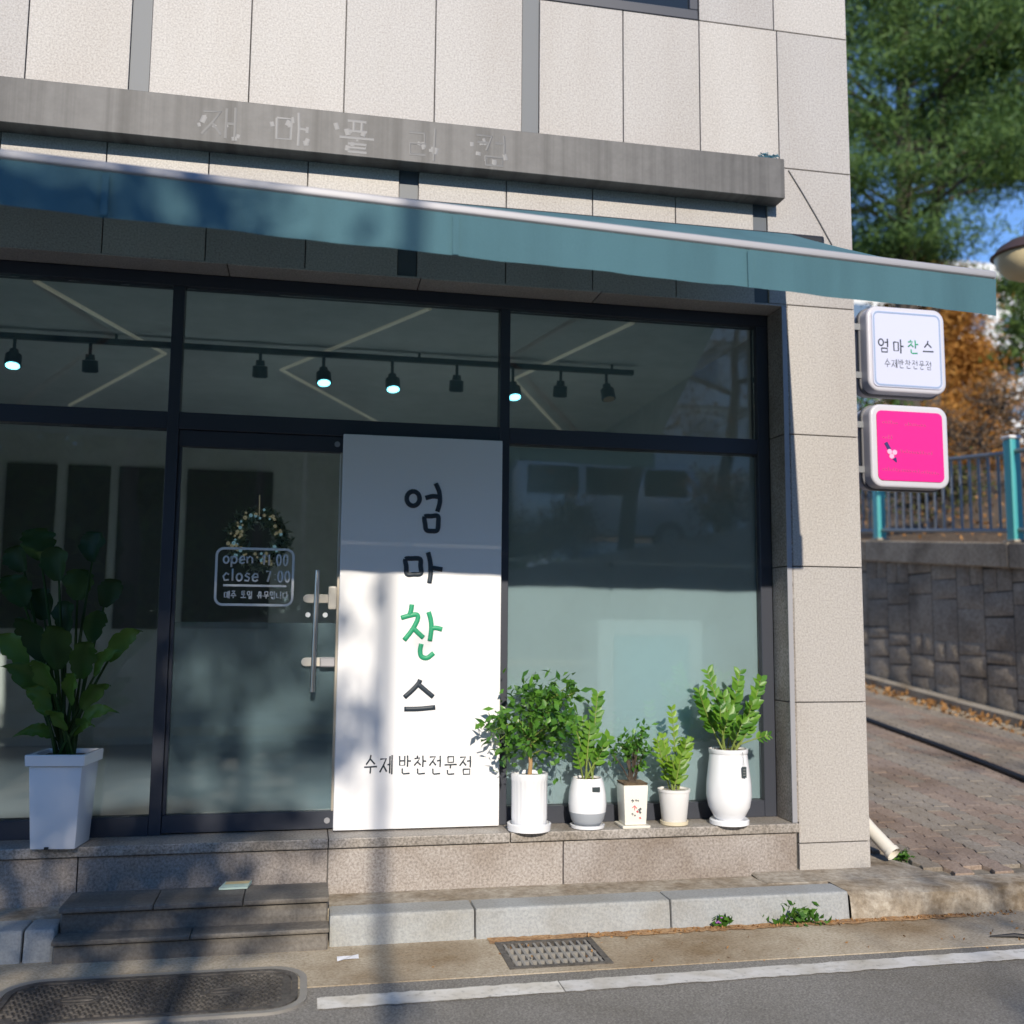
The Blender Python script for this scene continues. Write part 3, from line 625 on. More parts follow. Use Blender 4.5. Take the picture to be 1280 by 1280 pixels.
G().tube([(.328, .2385, 1.322), (.668, .2385, 1.322)], .006, 6, (1, .15)).obj('rule', 'sticker_white', hs)
write('매주 토일 휴무입니다', .335, 1.250, .042, .0345, .2385, .0032, 'letter', 'sticker_white', hs, .2, .72)

# ghost letters left on the sign band
for i, ch in enumerate('재마플리컴'):
    c = atY((251, 341, 424, 509, 594)[i], (172, 179, 189, 198, 206)[i], BB-.002)
    g = G()
    for s_ in syl_strokes(ch): g.tube([(c[0]+.19*p[0]+.004*rnd.uniform(-1, 1), BB-.0005, c[2]+.19*p[1]) for p in s_], .008, 5, (1, .1))
    g.obj('letter_residue', 'scuff' if i in (1, 2) else 'scuff_dark', bd)
    g = G()
    for _ in range(7):
        x = c[0]+rnd.uniform(-.02, .19); z = c[2]+rnd.uniform(.0, .13); s_ = rnd.uniform(.015, .04)
        g.tube([(x, BB-.0003, z), (x+s_*rnd.uniform(-.4, .4), BB-.0003, z+s_)], rnd.uniform(.006, .016), 6, (1, .06))
    g.obj('glue_residue', 'scuff', bd, kind='stuff')

# ------------------------------------------------------------------ projecting signs on the side of the building
def lightbox(name, label, u0, v0, u1, v1, face, kind):
    yf = .12; a = atY(u0, v0, yf); b = atY(u1, v1, yf); x0, x1, z0, z1 = a[0], b[0], b[2], a[2]
    t = thing(name, label, 'sign', ((x0+x1)/2, .22, z0), 'box signs on the side of the building')
    G().prism_y(rrect(x0, x1, z0, z1, .075, 8), yf, yf+.20).obj('sign_box', 'box_white', t, .018, True, 3)
    i_ = .030 if kind == 0 else .042
    G().prism_y(rrect(x0+i_, x1-i_, z0+i_, z1-i_, .035, 6), yf-.006, yf+.01).obj('sign_face', face, t, .002)
    G().prism_y(rrect(x0-.01, x1+.01, z0-.01, z1+.01, .08, 8), yf+.085, yf+.115).obj('seam_band', 'scuff', t, .004)
    for z in (z0+.12, z1-.12): G().box(XR+.016, x0+.004, .20, .24, z-.02, z+.02).obj('bracket', 'fence_grey', t)
    return t, x0, x1, z0, z1
t1, x0, x1, z0, z1 = lightbox('projecting_sign', 'white square box sign with rounded corners and small black and green lettering', 1083, 381, 1184, 494, 'sign_face', 0)
lp = rrect(x0+.042, x1-.042, z0+.042, z1-.042, .035); lp.append(lp[0])
G().tube([(x, .1135, z) for x, z in lp], .006, 6, (1, .15)).obj('border_line', 'sign_line', t1)
for i, (ch, mt) in enumerate((('엄', 'ink'), ('마', 'ink'), ('찬', 'green_ink'), ('스', 'ink'))):
    o = atY(1098+18.6*i, 440+1.0*i, .1135); g = G()
    for s_ in syl_strokes(ch): g.tube([(o[0]+.075*p[0], .1135, o[2]+.09*p[1]) for p in s_], .0046, 6, (1, .25))
    g.obj('letter', mt, t1, smooth='all')
pxline('수제반찬전문점', 1106, 459, 1166, 463, 11, .1135, .0022, 'ink', t1, flat=.25)
t2, x0, x1, z0, z1 = lightbox('projecting_sign', 'bright pink square box sign below the white one on the building side', 1087, 504, 1188, 612, 'pink_face', 1)
q = random.Random(21)
for (u, v, n) in ((1104, 529, 6), (1132, 532, 8), (1104, 548, 4), (1127, 566, 12), (1104, 588, 14), (1152, 592, 7)):
    g = G()
    for i in range(n):
        o = atY(u+3.4*i, v+.25*i, .1135); h = q.choice((.012, .018, .024)); g.tube([(o[0], .1135, o[2]), (o[0]+q.uniform(-.004, .005), .1135, o[2]+h)], .0030, 5, (1, .2))
        g.tube([(o[0], .1135, o[2]+h*.5), (o[0]+.009, .1135, o[2]+h*q.uniform(.1, .6))], .0028, 5, (1, .2))
    g.obj('faded_mark', 'pink_dark', t2)
a, b = atY(1107, 553, .113), atY(1121, 578, .113); m_ = (a+b)/2
G().tube([tuple(a), tuple(a+(b-a)*.4)], .013, 8, (1, .2)).obj('brush_handle', 'navy', t2)
G().tube([tuple(a+(b-a)*.78), tuple(b)], [.016, .003], 8, (1, .2)).obj('brush_tip', 'navy', t2)
for k in range(3):
    o = m_+np.array([.02*math.cos(2.1*k+.4)+.004, -.002, .018*math.sin(2.1*k+.4)-.006]); pts = [(o[0]+.017*math.cos(t), o[2]+.016*math.sin(t)) for t in np.linspace(0, 2*math.pi, 12)[:-1]]
    G().prism_y(pts, .109+.0006*k, .1125).obj('petal', 'petal', t2)

# ------------------------------------------------------------------ track light
tl = thing('track_light', 'black ceiling track light with nine round spotlight heads inside the shop', 'light', (.9, 1.35, 2.94))
G().box(-2.5, 3.06, 1.33, 1.37, 2.93, 2.965).obj('rail', 'black_metal', tl)
for x in (-2.4, -.5, 1.5, 2.9): G().tube([(x, 1.35, 2.965), (x, 1.35, 2.999)], .01, 6).obj('rail_hanger', 'black_metal', tl)
for i, (u, v, lit, dx) in enumerate(((17, 450, 1, .0), (112, 455, 0, 0), (325, 462, 0, 0), (404, 472, 1, 0), (490, 480, 1, 0), (571, 480, 0, 0), (641, 490, 1, 0), (701, 487, 0, 0), (758, 492, 2, .02))):
    p = atY(u, v, 1.35); x, z = p[0], p[2]-.02
    ax = Vector((.05+dx, -.30 if lit == 1 else -.25, -.9)).normalized() if lit else Vector((0, .25, -1)).normalized(); top = Vector((x, 1.35, z+.085))
    h = G().tube([(x, 1.35, 2.93), (x, 1.35, z+.06)], .011, 8).obj('spotlight_stem', 'black_metal', tl)
    G().tube([top-ax*.0, top+ax*.035, top+ax*.04, top+ax*.115], [.028, .032, .05, .052], 14).obj('spotlight_head', 'black_metal', tl, smooth=True)
    if lit == 1:
        ld = bpy.data.lights.new('spotlight_lamp', 'SPOT'); ld.energy = 120; ld.spot_size = R(58); ld.spot_blend = .6; ld.color = (.8, .95, 1); ld.shadow_soft_size = .04
        lo = bpy.data.objects.new('spotlight_lamp', ld); scene.collection.objects.link(lo); lo.location = top+ax*.13; lo.rotation_euler = Vector((0, -.25, 1)).to_track_quat('Z', 'Y').to_euler(); lo.parent = tl; lo.matrix_parent_inverse = Matrix.Translation(-tl.location)
    e = top+ax*.116; G().tube([e, e+ax*.004], .042, 14).obj('lens', 'lit' if lit == 1 else ('unlit' if lit == 2 else 'black_metal'), tl)

# ------------------------------------------------------------------ wreath on the door
wr = thing('door_wreath', 'round dried wreath with tiny gold and blue baubles given a faint glow behind the door glass', 'wreath', (.505, .30, 1.59))
rng = np.random.default_rng(5); n = 2200; a = rng.uniform(0, 2*np.pi, n); C = np.stack([.505+.128*np.cos(a), np.full(n, .305), 1.59+.128*np.sin(a)], 1)+rng.normal(0, .019, (n, 3))*[1, .6, 1]
link('wreath_foliage', leaf_cloud('wreath_foliage', C, .04, .014, rng), 'wreath_leaf', wr, kind='stuff')
G().tube([(.505+.128*math.cos(t), .305, 1.59+.128*math.sin(t)) for t in np.linspace(0, 2*math.pi, 25)], .014, 8).obj('ring', 'bark', wr)
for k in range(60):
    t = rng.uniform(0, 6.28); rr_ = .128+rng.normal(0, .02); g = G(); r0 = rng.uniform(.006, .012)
    g.lathe([(r0*math.sin(s_), -r0*math.cos(s_)) for s_ in np.linspace(.15, 3.0, 7)], (.505+rr_*math.cos(t), .272, 1.59+rr_*math.sin(t)), 8).obj('glow_bauble', 'ornament' if k % 3 else 'ornament_blue', wr, smooth='all')  # baubles, made to glow slightly in place of sparkling highlights
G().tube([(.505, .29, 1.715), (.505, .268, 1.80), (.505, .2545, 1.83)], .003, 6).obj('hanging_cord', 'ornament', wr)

# ------------------------------------------------------------------ potted plants
PG = 'potted plants lined up on the window sill'
def soil_disc(p, r, z, mat='soil'): G().lathe([(r*.2, -.012), (r, -.012), (r, 0), (r*.1, .006)], (p[0], p[1], z), 20).obj('soil', mat, p[2], smooth=True)
leaf_me = {}
def leaflet_mesh(mat):
    """pointed oval leaf along +y with a fold on its midrib"""
    if mat in leaf_me: return leaf_me[mat]
    g = G(); st_ = [(0, .02), (.2, .40), (.45, .56), (.7, .44), (.88, .20), (1, .0)]
    for t, w_ in st_: g.v += [(-w_/2, t, .10*w_-.10*t*t), (0, t, -.03-.10*t*t), (w_/2, t, .10*w_-.10*t*t)]
    for i in range(len(st_)-1):
        a = i*3; g.f += [(a, a+1, a+4, a+3), (a+1, a+2, a+5, a+4)]
    me = g.mesh('leaf'); me.materials.append(M[mat]); me.polygons.foreach_set('use_smooth', [True]*len(me.polygons)); leaf_me[mat] = me; return me
def orient(loc, direction, normal, s):
    d = Vector(direction).normalized(); n = Vector(normal); x = d.cross(n)
    x = x.normalized() if x.length > 1e-4 else d.orthogonal().normalized(); n = x.cross(d)
    m = Matrix((x, d, n)).transposed().to_4x4(); return Matrix.Translation(loc) @ m @ Matrix.Diagonal((s[0], s[1], s[0], 1))
def zz_stem(root, base, tip, bend, pairs, ll, mat, stemr=.006, q=rnd, start=.28):
    B0, T = Vector(base), Vector(tip); mid = (B0+T)/2+Vector(bend); P = [B0*(1-t)**2+mid*2*t*(1-t)+T*t*t for t in np.linspace(0, 1, 9)]
    st_ = G().tube([tuple(p) for p in P], [stemr*(1-.65*i/8) for i in range(9)], 6).obj('stem', 'lime_stem' if 'lime_stem' in M else mat, root, smooth=True)
    side0 = Vector((q.uniform(-1, 1), q.uniform(-.6, .6), 0))
    for k in range(pairs):
        t = start+(1-start)*(k+.5)/pairs; i = min(7, int(t*8)); f = t*8-i; loc = P[i].lerp(P[i+1], f); tan = (P[i+1]-P[i]).normalized()
        sd = tan.cross(Vector((0, -1, .2)) if k % 2 == 0 else Vector((.5, -1, .1))).normalized()
        for sgn in (-1, 1):
            d = tan*.75+sd*sgn*q.uniform(.6, .95)+Vector((0, q.uniform(-.35, .15), q.uniform(-.1, .1))); s_ = ll*q.uniform(.8, 1.2)*(1.05-.45*abs(t-.55))
            o = link('leaf', leaflet_mesh(mat), None, st_); o.matrix_basis = orient(loc, d, (sgn*.2+q.uniform(-.4, .4), -.8, .6), (s_*.95, s_))
    return st_
plain('grate_steel', (.30, .285, .26), .5, .3); plain('lime_stem', (.20, .26, .06), .5)
# 1: fluted white cylinder, bushy tree
p1 = thing('potted_plant', 'bushy dark green plant in a fluted white cylinder pot beside the white sign panel', 'potted plant', (2.015, -.04, .0), PG); cx, cy = 2.015, .035
pot = G().lathe([(.085, .0), (.096, .022), (.099, .06), (.1, .255), (.103, .262), (.103, .295), (.095, .299), (.09, .29), (.088, .262)], (cx, cy, .012), 96, lambda k, z: (-.022 if k % 4 < 2 and .05 < z < .256 else 0)).obj('pot', 'glaze', p1, smooth=True)
G().lathe([(.10, .0), (.118, .004), (.122, .04), (.112, .044), (.108, .014)], (cx, cy, 0), 48).obj('saucer', 'glaze', pot, smooth=True)
soil_disc((cx, cy, p1), .088, .292, 'concrete')
G().tube([(cx, cy, .28), (cx+.006, cy-.005, .36), (cx-.004, cy, .47), (cx+.01, cy, .66)], [.013, .011, .009, .004], 8).obj('trunk', 'wood', p1, smooth=True)
rng = np.random.default_rng(12); tips = []; bgm = G()
for k in range(34):
    t = rng.uniform(0, 2*np.pi); e = rng.uniform(-.7, 1); rr_ = math.sqrt(1-min(1, e*e)*.75)*rng.uniform(.7, 1.0)
    tp = np.array([cx+.02+.225*rr_*math.cos(t), cy-.02+.16*rr_*math.sin(t), .56+.205*e]); tips.append(tp)
    b0 = np.array([cx, cy, .40+.24*(e+.7)/1.7*.9]); bgm.tube([tuple(b0), tuple((b0+tp)/2+[0, 0, .03]), tuple(tp)], [.004, .003, .002], 5)
tips += [np.array([1.80, -.04, .55]), np.array([1.83, -.05, .50]), np.array([1.86, -.02, .60]), np.array([2.26, -.02, .75]), np.array([2.22, -.03, .79])]
for tp in tips[-5:]: bgm.tube([(cx, cy, .52), tuple((np.array([cx, cy, .52])+tp)/2+[0, 0, .05]), tuple(tp)], [.004, .003, .002], 5)
bgm.obj('branches', 'lime_stem', p1)
C = np.concatenate([tp+rng.normal(0, .036, (17, 3))-[0, 0, .005] for tp in tips]+[np.array([cx, cy-.01, .58])+rng.normal(0, 1, (160, 3))*[.12, .08, .13]])
C[:, 1] = np.minimum(C[:, 1], .165)
link('foliage', leaf_cloud('foliage', C, .062, .030, rng, up=-.25), 'bush_leaf', p1, kind='stuff')
# 2: white over grey rounded pot
p2 = thing('potted_plant', 'upright green plant in a rounded white pot with a grey lower half', 'potted plant', (2.35, .03, .0), PG); cx, cy = 2.352, .055
pot = G().lathe([(.070, .075), (.103, .078), (.107, .12), (.103, .18), (.092, .235), (.082, .262), (.077, .262), (.078, .24)], (cx, cy, .012), 40).obj('pot', 'glaze', p2, smooth=True)
G().lathe([(.058, .0), (.074, .006), (.092, .035), (.103, .077), (.07, .0775)], (cx, cy, .014), 40).obj('pot_base', 'glaze_grey', pot, smooth=True)  # lower half of the pot in plain grey
G().lathe([(.08, .0), (.094, .004), (.097, .02), (.088, .022), (.085, .012)], (cx, cy, 0), 40).obj('saucer', 'glaze', pot, smooth=True)
G().box(cx+.0, cx+.044, cy-.1015, cy-.097, .208, .234).obj('maker_label', 'tag', pot)
soil_disc((cx, cy, p2), .076, .262)
for k, (tx, ty, tz, pr_, ll) in enumerate(((2.415, .06, .735, 9, .062), (2.255, .04, .62, 8, .055), (2.36, .03, .56, 6, .06), (2.46, .0, .50, 6, .062), (2.27, -.02, .42, 4, .058), (2.42, -.03, .46, 5, .065), (2.33, .08, .60, 7, .055))):
    zz_stem(p2, (cx+.03*math.cos(k), cy+.03*math.sin(k*1.7), .25), (tx, ty, tz), (rnd.uniform(-.02, .02), -.01, .03), pr_, ll, 'zz_leaf' if k != 1 else 'bush_leaf', start=.42 if k < 2 else .3)
# 3: cream square pot with print
p3 = thing('potted_plant', 'small leafy plant in a cream square pot printed with red and black marks', 'potted plant', (2.61, .02, .0), PG); cx, cy = 2.612, .05
sq = lambda w_, z: [(cx-w_, cy-w_, z), (cx+w_, cy-w_, z), (cx+w_, cy+w_, z), (cx-w_, cy+w_, z)]
pot = G().hexa(sq(.062, .018)+sq(.072, .235)).obj('pot', 'cream', p3, .008, True, 2)
G().hexa(sq(.066, .236)+sq(.070, .246)).obj('soil', 'soil', p3); G().hexa(sq(.078, 0)+sq(.082, .017)).obj('saucer', 'cream', pot, .005, seg=2)
fyp = lambda z: cy-.062-.010*(z-.018)/.217-.0006
for (x, z, w_, mt) in ((-.02, .15, .008, 'ink'), (.0, .152, .006, 'scuff'), (.012, .15, .005, 'scuff'), (-.008, .112, .013, 'red_ink'), (.018, .098, .007, 'ink'), (.026, .105, .006, 'ink'), (.024, .085, .007, 'ink'), (-.02, .078, .006, 'scuff'), (-.006, .07, .005, 'scuff'), (.024, .055, .006, 'red_ink'), (.008, .09, .006, 'red_ink')):
    g = G(); g.tube([(cx+x-w_, fyp(z), z), (cx+x, fyp(z+.006), z+w_*.9), (cx+x+w_, fyp(z), z-w_*.3)], .0028, 5, (1, .2)); g.tube([(cx+x, fyp(z), z-w_), (cx+x+.002, fyp(z+w_), z+w_)], .0024, 5, (1, .2)); g.obj('printed_mark', mt, pot)
tips = []; bgm = G(); rng = np.random.default_rng(31)
for k in range(16):
    tp = np.array([cx+rng.normal(0, .055), cy-.01+rng.normal(0, .035), rng.uniform(.33, .50)]); tips.append(tp); bgm.tube([(cx+rng.normal(0, .012), cy, .23), tuple((np.array([cx, cy, .25])+tp)/2), tuple(tp)], [.005, .004, .002], 5)
tips += [np.array([cx+.06, cy-.02, .545]), np.array([cx-.07, cy-.02, .46])]
for tp in tips[-2:]: bgm.tube([(cx, cy, .3), tuple(tp)], .002, 5)
bgm.obj('stem', 'bark', p3)
C = np.concatenate([tp+rng.normal(0, .022, (13, 3)) for tp in tips]); link('foliage', leaf_cloud('foliage', C, .045, .022, rng, up=.2), 'bush_leaf', p3, kind='stuff')
# 4: small tapered white pot
p4 = thing('potted_plant', 'lime green upright plant in a small tapered white pot on a yellowish saucer', 'potted plant', (2.87, .05, .0), PG); cx, cy = 2.868, .07
pot = G().lathe([(.062, .0), (.07, .01), (.088, .17), (.092, .172), (.093, .186), (.085, .187), (.08, .17)], (cx, cy, .012), 40).obj('pot', 'matte_white', p4, smooth=True)
G().lathe([(.07, .0), (.078, .004), (.080, .022), (.073, .023), (.07, .012)], (cx, cy, 0), 40).obj('saucer', 'saucer_cream', pot, smooth=True)
soil_disc((cx, cy, p4), .08, .188, 'concrete')
for k, (tx, ty, tz, pr_, ll) in enumerate(((2.85, .05, .66, 10, .05), (2.755, .03, .48, 8, .055), (2.80, .06, .50, 8, .05), (2.925, .02, .47, 8, .06), (2.96, .05, .48, 8, .058), (2.89, .0, .40, 7, .06), (2.83, -.01, .37, 6, .06), (2.94, .09, .42, 6, .055))):
    zz_stem(p4, (cx+.025*math.cos(k*2.1), cy+.025*math.sin(k*2.1), .18), (tx, ty, tz), ((tx-cx)*.12, -.01, .02), pr_, ll, 'lime_leaf', start=.15)
# 5: tall rounded white pot with tag
p5 = thing('potted_plant', 'large spreading glossy green plant in a tall white urn pot with a black tag', 'potted plant', (3.19, -.01, .0), PG); cx, cy = 3.185, .03
pot = G().lathe([(.075, .0), (.088, .012), (.118, .07), (.129, .13), (.127, .20), (.115, .30), (.107, .365), (.112, .372), (.112, .392), (.104, .394), (.100, .37)], (cx, cy, .03), 48).obj('pot', 'glaze', p5, smooth=True)
G().lathe([(.10, .0), (.112, .004), (.112, .026), (.106, .032), (.10, .03)], (cx, cy, 0), 48).obj('pot_foot', 'glaze', pot, smooth=True)
G().box(cx+.025, cx+.052, cy-.129, cy-.126, .275, .335).obj('tag', 'tag', pot); G().tube([(cx+.038, cy-.128, .334), (cx+.036, cy-.115, .415)], .0012, 5).obj('tag_string', 'tag', pot)
for k in range(3): G().box(cx+.031, cx+.046, cy-.1298, cy-.1292, .286+.015*k, .292+.015*k).obj('tag_print', 'scuff', pot)
soil_disc((cx, cy, p5), .1, .412)
for k, (tx, ty, tz, pr_, ll) in enumerate(((3.05, .0, .87, 9, .068), (2.985, -.03, .76, 9, .07), (3.03, .06, .70, 8, .068), (3.13, -.04, .73, 8, .066), (3.22, .0, .72, 8, .066), (3.27, .04, .86, 9, .068), (3.37, -.02, .82, 10, .066), (3.30, -.05, .68, 8, .066), (3.14, -.07, .60, 7, .066), (3.22, -.09, .58, 6, .07), (3.33, .0, .60, 6, .06), (3.42, -.02, .50, 4, .045), (3.10, -.06, .66, 7, .066))):
    zz_stem(p5, (cx+.045*math.cos(k*1.9), cy+.045*math.sin(k*1.9), .40), (tx, ty, tz), ((tx-cx)*.18, -.01, .03), pr_, ll, 'zz_leaf', start=.3 if k < 11 else .6)
# 6: tall tapered square planter with big paddle leaves, left of the door
p6 = thing('potted_plant', 'large paddle leaved plant in a tall tapered square white planter left of the door', 'potted plant', (-.40, -.06, .0)); cx, cy = -.395, .035
rot = Matrix.Rotation(R(-7), 3, 'Z')
def rsq(w_, z): return [tuple(Vector((cx, cy, z))+rot @ Vector((sx*w_, sy*w_, 0))) for sx, sy in ((-1, -1), (1, -1), (1, 1), (-1, 1))]
pot = G().hexa(rsq(.108, .002)+rsq(.128, .405)).obj('pot', 'glaze', p6, .008, True, 2)
g = G(); A, B_, C_ = rsq(.142, .404), rsq(.145, .462), rsq(.122, .462); D = rsq(.120, .42)
g.v = A+B_+C_+D
for i in range(4): j = (i+1) % 4; g.f += [(i, j, 4+j, 4+i), (4+i, 4+j, 8+j, 8+i), (8+i, 8+j, 12+j, 12+i), (j, i, 12+i, 12+j)]
g.obj('pot_rim', 'glaze', pot, .004); G().hexa(rsq(.10, .406)+rsq(.119, .44)).obj('soil', 'soil', p6)
G().box(cx-.05, cx-.03, cy-.1125, cy-.108, .003, .015).obj('drain_hole', 'black_rubber', pot)
def paddle(tip, length, width, sway, mat='palm_leaf', droop=.30, q=random.Random(41)):
    """a stalk and a pointed blade, folded on its midrib, with a wavy, split margin"""
    T = Vector(tip); B0 = Vector((cx+q.uniform(-.05, .05), cy+q.uniform(-.04, .04), .43))
    k = max(.12, 1-length/((T-B0).length+1e-6)); L0 = B0.lerp(T, k)+Vector((-sway*.3, 0, .05)); m_ = B0.lerp(L0, .5)+Vector((sway*-.2, q.uniform(-.02, .02), .03))
    P = [B0*(1-t)**2+m_*2*t*(1-t)+L0*t*t for t in np.linspace(0, 1, 7)]
    stm = G().tube([tuple(p) for p in P], [.011*(1-.5*i/6) for i in range(7)], 6).obj('stem', 'palm_leaf', p6, smooth=True)
    g = G(); n = 22; d = (T-L0).normalized(); tw = q.uniform(-.7, .7); sd = (d.cross(Vector((tw, -1, .35)))).normalized(); nn = sd.cross(d).normalized(); f1, f2 = q.uniform(9, 17), q.uniform(0, 6); fold = q.uniform(.25, .6)
    notch = {q.randrange(4, n-2) for _ in range(4)}, {q.randrange(4, n-2) for _ in range(4)}
    for i in range(n+1):
        t = i/n; w0 = width*.5*(math.sin(math.pi*min(1, .04+.96*t)**.72)**1.15 if t < 1 else 0)+.001; c = L0.lerp(T, t)+Vector((0, 0, .09*4*t*(1-t)*length-droop*length*t*t))
        for s_ in (-1, -.55, 0, .55, 1):
            w_ = w0*(1+.05*math.sin(t*f1*2+f2+s_)) * (.84 if abs(s_) == 1 and i in notch[s_ > 0] else 1)
            g.v.append(tuple(c+sd*s_*w_+nn*(abs(s_)*w_*fold+.010*math.sin(t*f1+s_*3+f2)*abs(s_))))
    for i in range(n):
        for j in range(4): a = i*5+j; g.f.append((a, a+1, a+6, a+5))
    g.obj('leaf', mat, stm, smooth='all')
for (u, v, y, ln, wd, sw) in ((180, 764, -.05, .34, .10, .05), (156, 793, -.12, .30, .08, .05), (18, 742, -.10, .42, .15, -.05), (2, 806, -.08, .36, .11, -.06), (30, 838, -.12, .3, .10, -.04), (62, 752, -.16, .40, .15, -.02), (150, 872, -.06, .26, .08, .04), (16, 905, -.08, .22, .07, -.03),
          (38, 640, .02, .30, .17, -.03), (128, 645, .02, .29, .16, .03), (2, 700, .0, .30, .14, -.05), (100, 690, .05, .30, .15, .02), (70, 660, -.03, .32, .16, 0.0), (150, 705, .06, .28, .12, .05), (16, 665, .06, .26, .16, 0), (112, 775, -.14, .36, .13, .02), (45, 715, .08, .3, .15, 0), (85, 728, .02, .32, .14, .01), (128, 742, .0, .3, .11, .03), (140, 835, -.1, .3, .09, .04), (40, 800, -.15, .34, .12, -.03), (95, 820, -.16, .32, .11, .02), (55, 870, -.13, .26, .08, -.02), (120, 890, -.1, .24, .07, .03), (-8, 770, .0, .34, .12, -.06)):
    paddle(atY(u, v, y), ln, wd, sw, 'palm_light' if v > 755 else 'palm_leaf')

# ------------------------------------------------------------------ street details
mh = thing('manhole_cover', 'long rounded iron manhole cover with a woven tread in the road edge', 'manhole cover', (.24, -.98, ZR))
def oval(x0, x1, y0, y1, r, z, n=7):
    out = []
    for cx_, cy_, a0 in ((x1-r, y0+r, -90), (x1-r, y1-r, 0), (x0+r, y1-r, 90), (x0+r, y0+r, 180)): out += [(cx_+r*math.cos(R(a0+90*i/n)), cy_+r*math.sin(R(a0+90*i/n))) for i in range(n+1)]
    return out
def ring(o, i, z0, z1):
    g = G(); n = len(o); g.v = [(x, y, z0) for x, y in o]+[(x, y, z1) for x, y in o]+[(x, y, z1) for x, y in i]+[(x, y, z0) for x, y in i]
    for k in range(n):
        j = (k+1) % n
        for a, b in ((0, n), (n, 2*n), (2*n, 3*n)): g.f.append((a+k, a+j, b+j, b+k))
    return g
mx0, mx1, my0, my1 = -.42, .832, -1.255, -.70
ring(oval(mx0, mx1, my0, my1, .17, 0), oval(mx0+.03, mx1-.03, my0+.03, my1-.03, .145, 0), ZR-.02, ZR+.012).obj('outer_frame', 'grate_steel', mh)
ring(oval(mx0+.038, mx1-.038, my0+.038, my1-.038, .14, 0), oval(mx0+.065, mx1-.065, my0+.065, my1-.065, .12, 0), ZR-.02, ZR+.014).obj('inner_frame', 'iron', mh)
G().prism_z(oval(mx0+.066, mx1-.066, my0+.066, my1-.066, .12, 0), ZR-.01, ZR+.0075).obj('lid', 'iron', mh)
g = G(); k = 0; hs_ = [(-.08, -.98), (.50, -.98)]
for i in range(40):
    for j in range(17):
        x = mx0+.09+i*.0275; y = my0+.09+j*.0245
        if x > mx1-.09 or y > my1-.09 or any(((x-hx)/.10)**2+((y-hy)/.06)**2 < 1 for hx, hy in hs_): continue
        if (x < mx0+.14 or x > mx1-.14) and (y < my0+.13 or y > my1-.13): continue
        if (i+j) % 2: g.box(x-.0125, x+.0125, y-.004, y+.004, ZR+.007, ZR+.0145)
        else: g.box(x-.004, x+.004, y-.0115, y+.0115, ZR+.007, ZR+.0145)
g.obj('tread_pattern', 'iron', mh, kind='stuff')
for hx, hy in hs_:
    el = [(hx+.085*math.cos(t), hy+.045*math.sin(t)) for t in np.linspace(0, 2*math.pi, 21)[:-1]]; ei = [(hx+.07*math.cos(t), hy+.034*math.sin(t)) for t in np.linspace(0, 2*math.pi, 21)[:-1]]
    ring(el, ei, ZR+.007, ZR+.014).obj('lifting_eye', 'iron', mh); G().box(hx-.06, hx+.06, hy-.006, hy+.006, ZR+.006, ZR+.013).obj('lifting_bar', 'iron', mh)
gr = thing('drain_grate', 'rectangular iron drain grate set in the concrete gutter', 'drain grate', (1.965, -.71, ZR))
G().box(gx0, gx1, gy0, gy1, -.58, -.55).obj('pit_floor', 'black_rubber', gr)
ro = [(gx0-.012, gy0-.012), (gx1+.012, gy0-.012), (gx1+.012, gy1+.012), (gx0-.012, gy1+.012)]; ri = [(gx0+.018, gy0+.018), (gx1-.018, gy0+.018), (gx1-.018, gy1-.018), (gx0+.018, gy1-.018)]
ring(ro, ri, ZR-.03, ZR+.009).obj('grate_frame', 'iron', gr)
for i in range(12): x = gx0+.03+i*(gx1-gx0-.06)/11; G().box(x-.006, x+.006, gy0+.015, gy1-.015, ZR-.03, ZR+.006).obj('grate_bar', 'grate_steel', gr)
for j in range(1, 4): y = gy0+(gy1-gy0)*j/4; G().box(gx0+.015, gx1-.015, y-.009, y+.009, ZR-.025, ZR+.0045).obj('cross_bar', 'grate_steel', gr)
cb = [tuple(p) for p in ((6.78, 9.0, rz(9)+.035), (6.66, 6.0, rz(6)+.035), (6.56, 4.2, rz(4.2)+.035), (6.53, 3.4, rz(3.4)+.036), (6.515, 2.86, rz(2.86)+.035), (6.47, 2.2, rz(2.2)+.036), (6.42, 1.69, rz(1.69)+.038), (6.38, 1.1, rz(1.1)+.035), (6.40, .4, rz(.4)+.035), (6.55, -.15, rz(-.15)+.035))]
o = G().tube(cb, .026, 10).obj('cable', 'black_rubber', smooth=True, label='thick black cable running along the brick paved alley', category='cable')
p = atZ(1238, 1173, ZR); o = G().tube([(p[0], p[1], ZR+.010), (p[0]+.12, p[1]-.02, ZR+.014), (p[0]+.3, p[1]-.14, ZR+.014), (p[0]+.8, p[1]-.3, ZR+.014)], [.004, .012, .012, .012], 8).obj('cable', 'black_rubber', smooth=True, label='short thin black cable end lying on the asphalt road edge', category='cable')
a = atZ(435, 1201, ZR)
g = G(); nn_ = 4
for j in range(3):
    for i in range(nn_): g.v.append((a[0]-.05+.033*i, a[1]-.02+.025*j+.006*i, ZR+.007+.006*abs(math.sin(i*2+j))))
for j in range(2):
    for i in range(nn_-1): b = j*nn_+i; g.f.append((b, b+1, b+nn_+1, b+nn_))
me = g.mesh('paper_scrap'); o = link('paper_scrap', me, 'paper', label='small white paper scrap lying in the gutter', category='litter'); md = o.modifiers.new('thickness', 'SOLIDIFY'); md.thickness = .0006
a = atZ(294, 1108, -.195); lf = thing('leaflet', 'folded pale green and yellow leaflet lying on the upper door step', 'leaflet', (a[0], a[1], -.195))
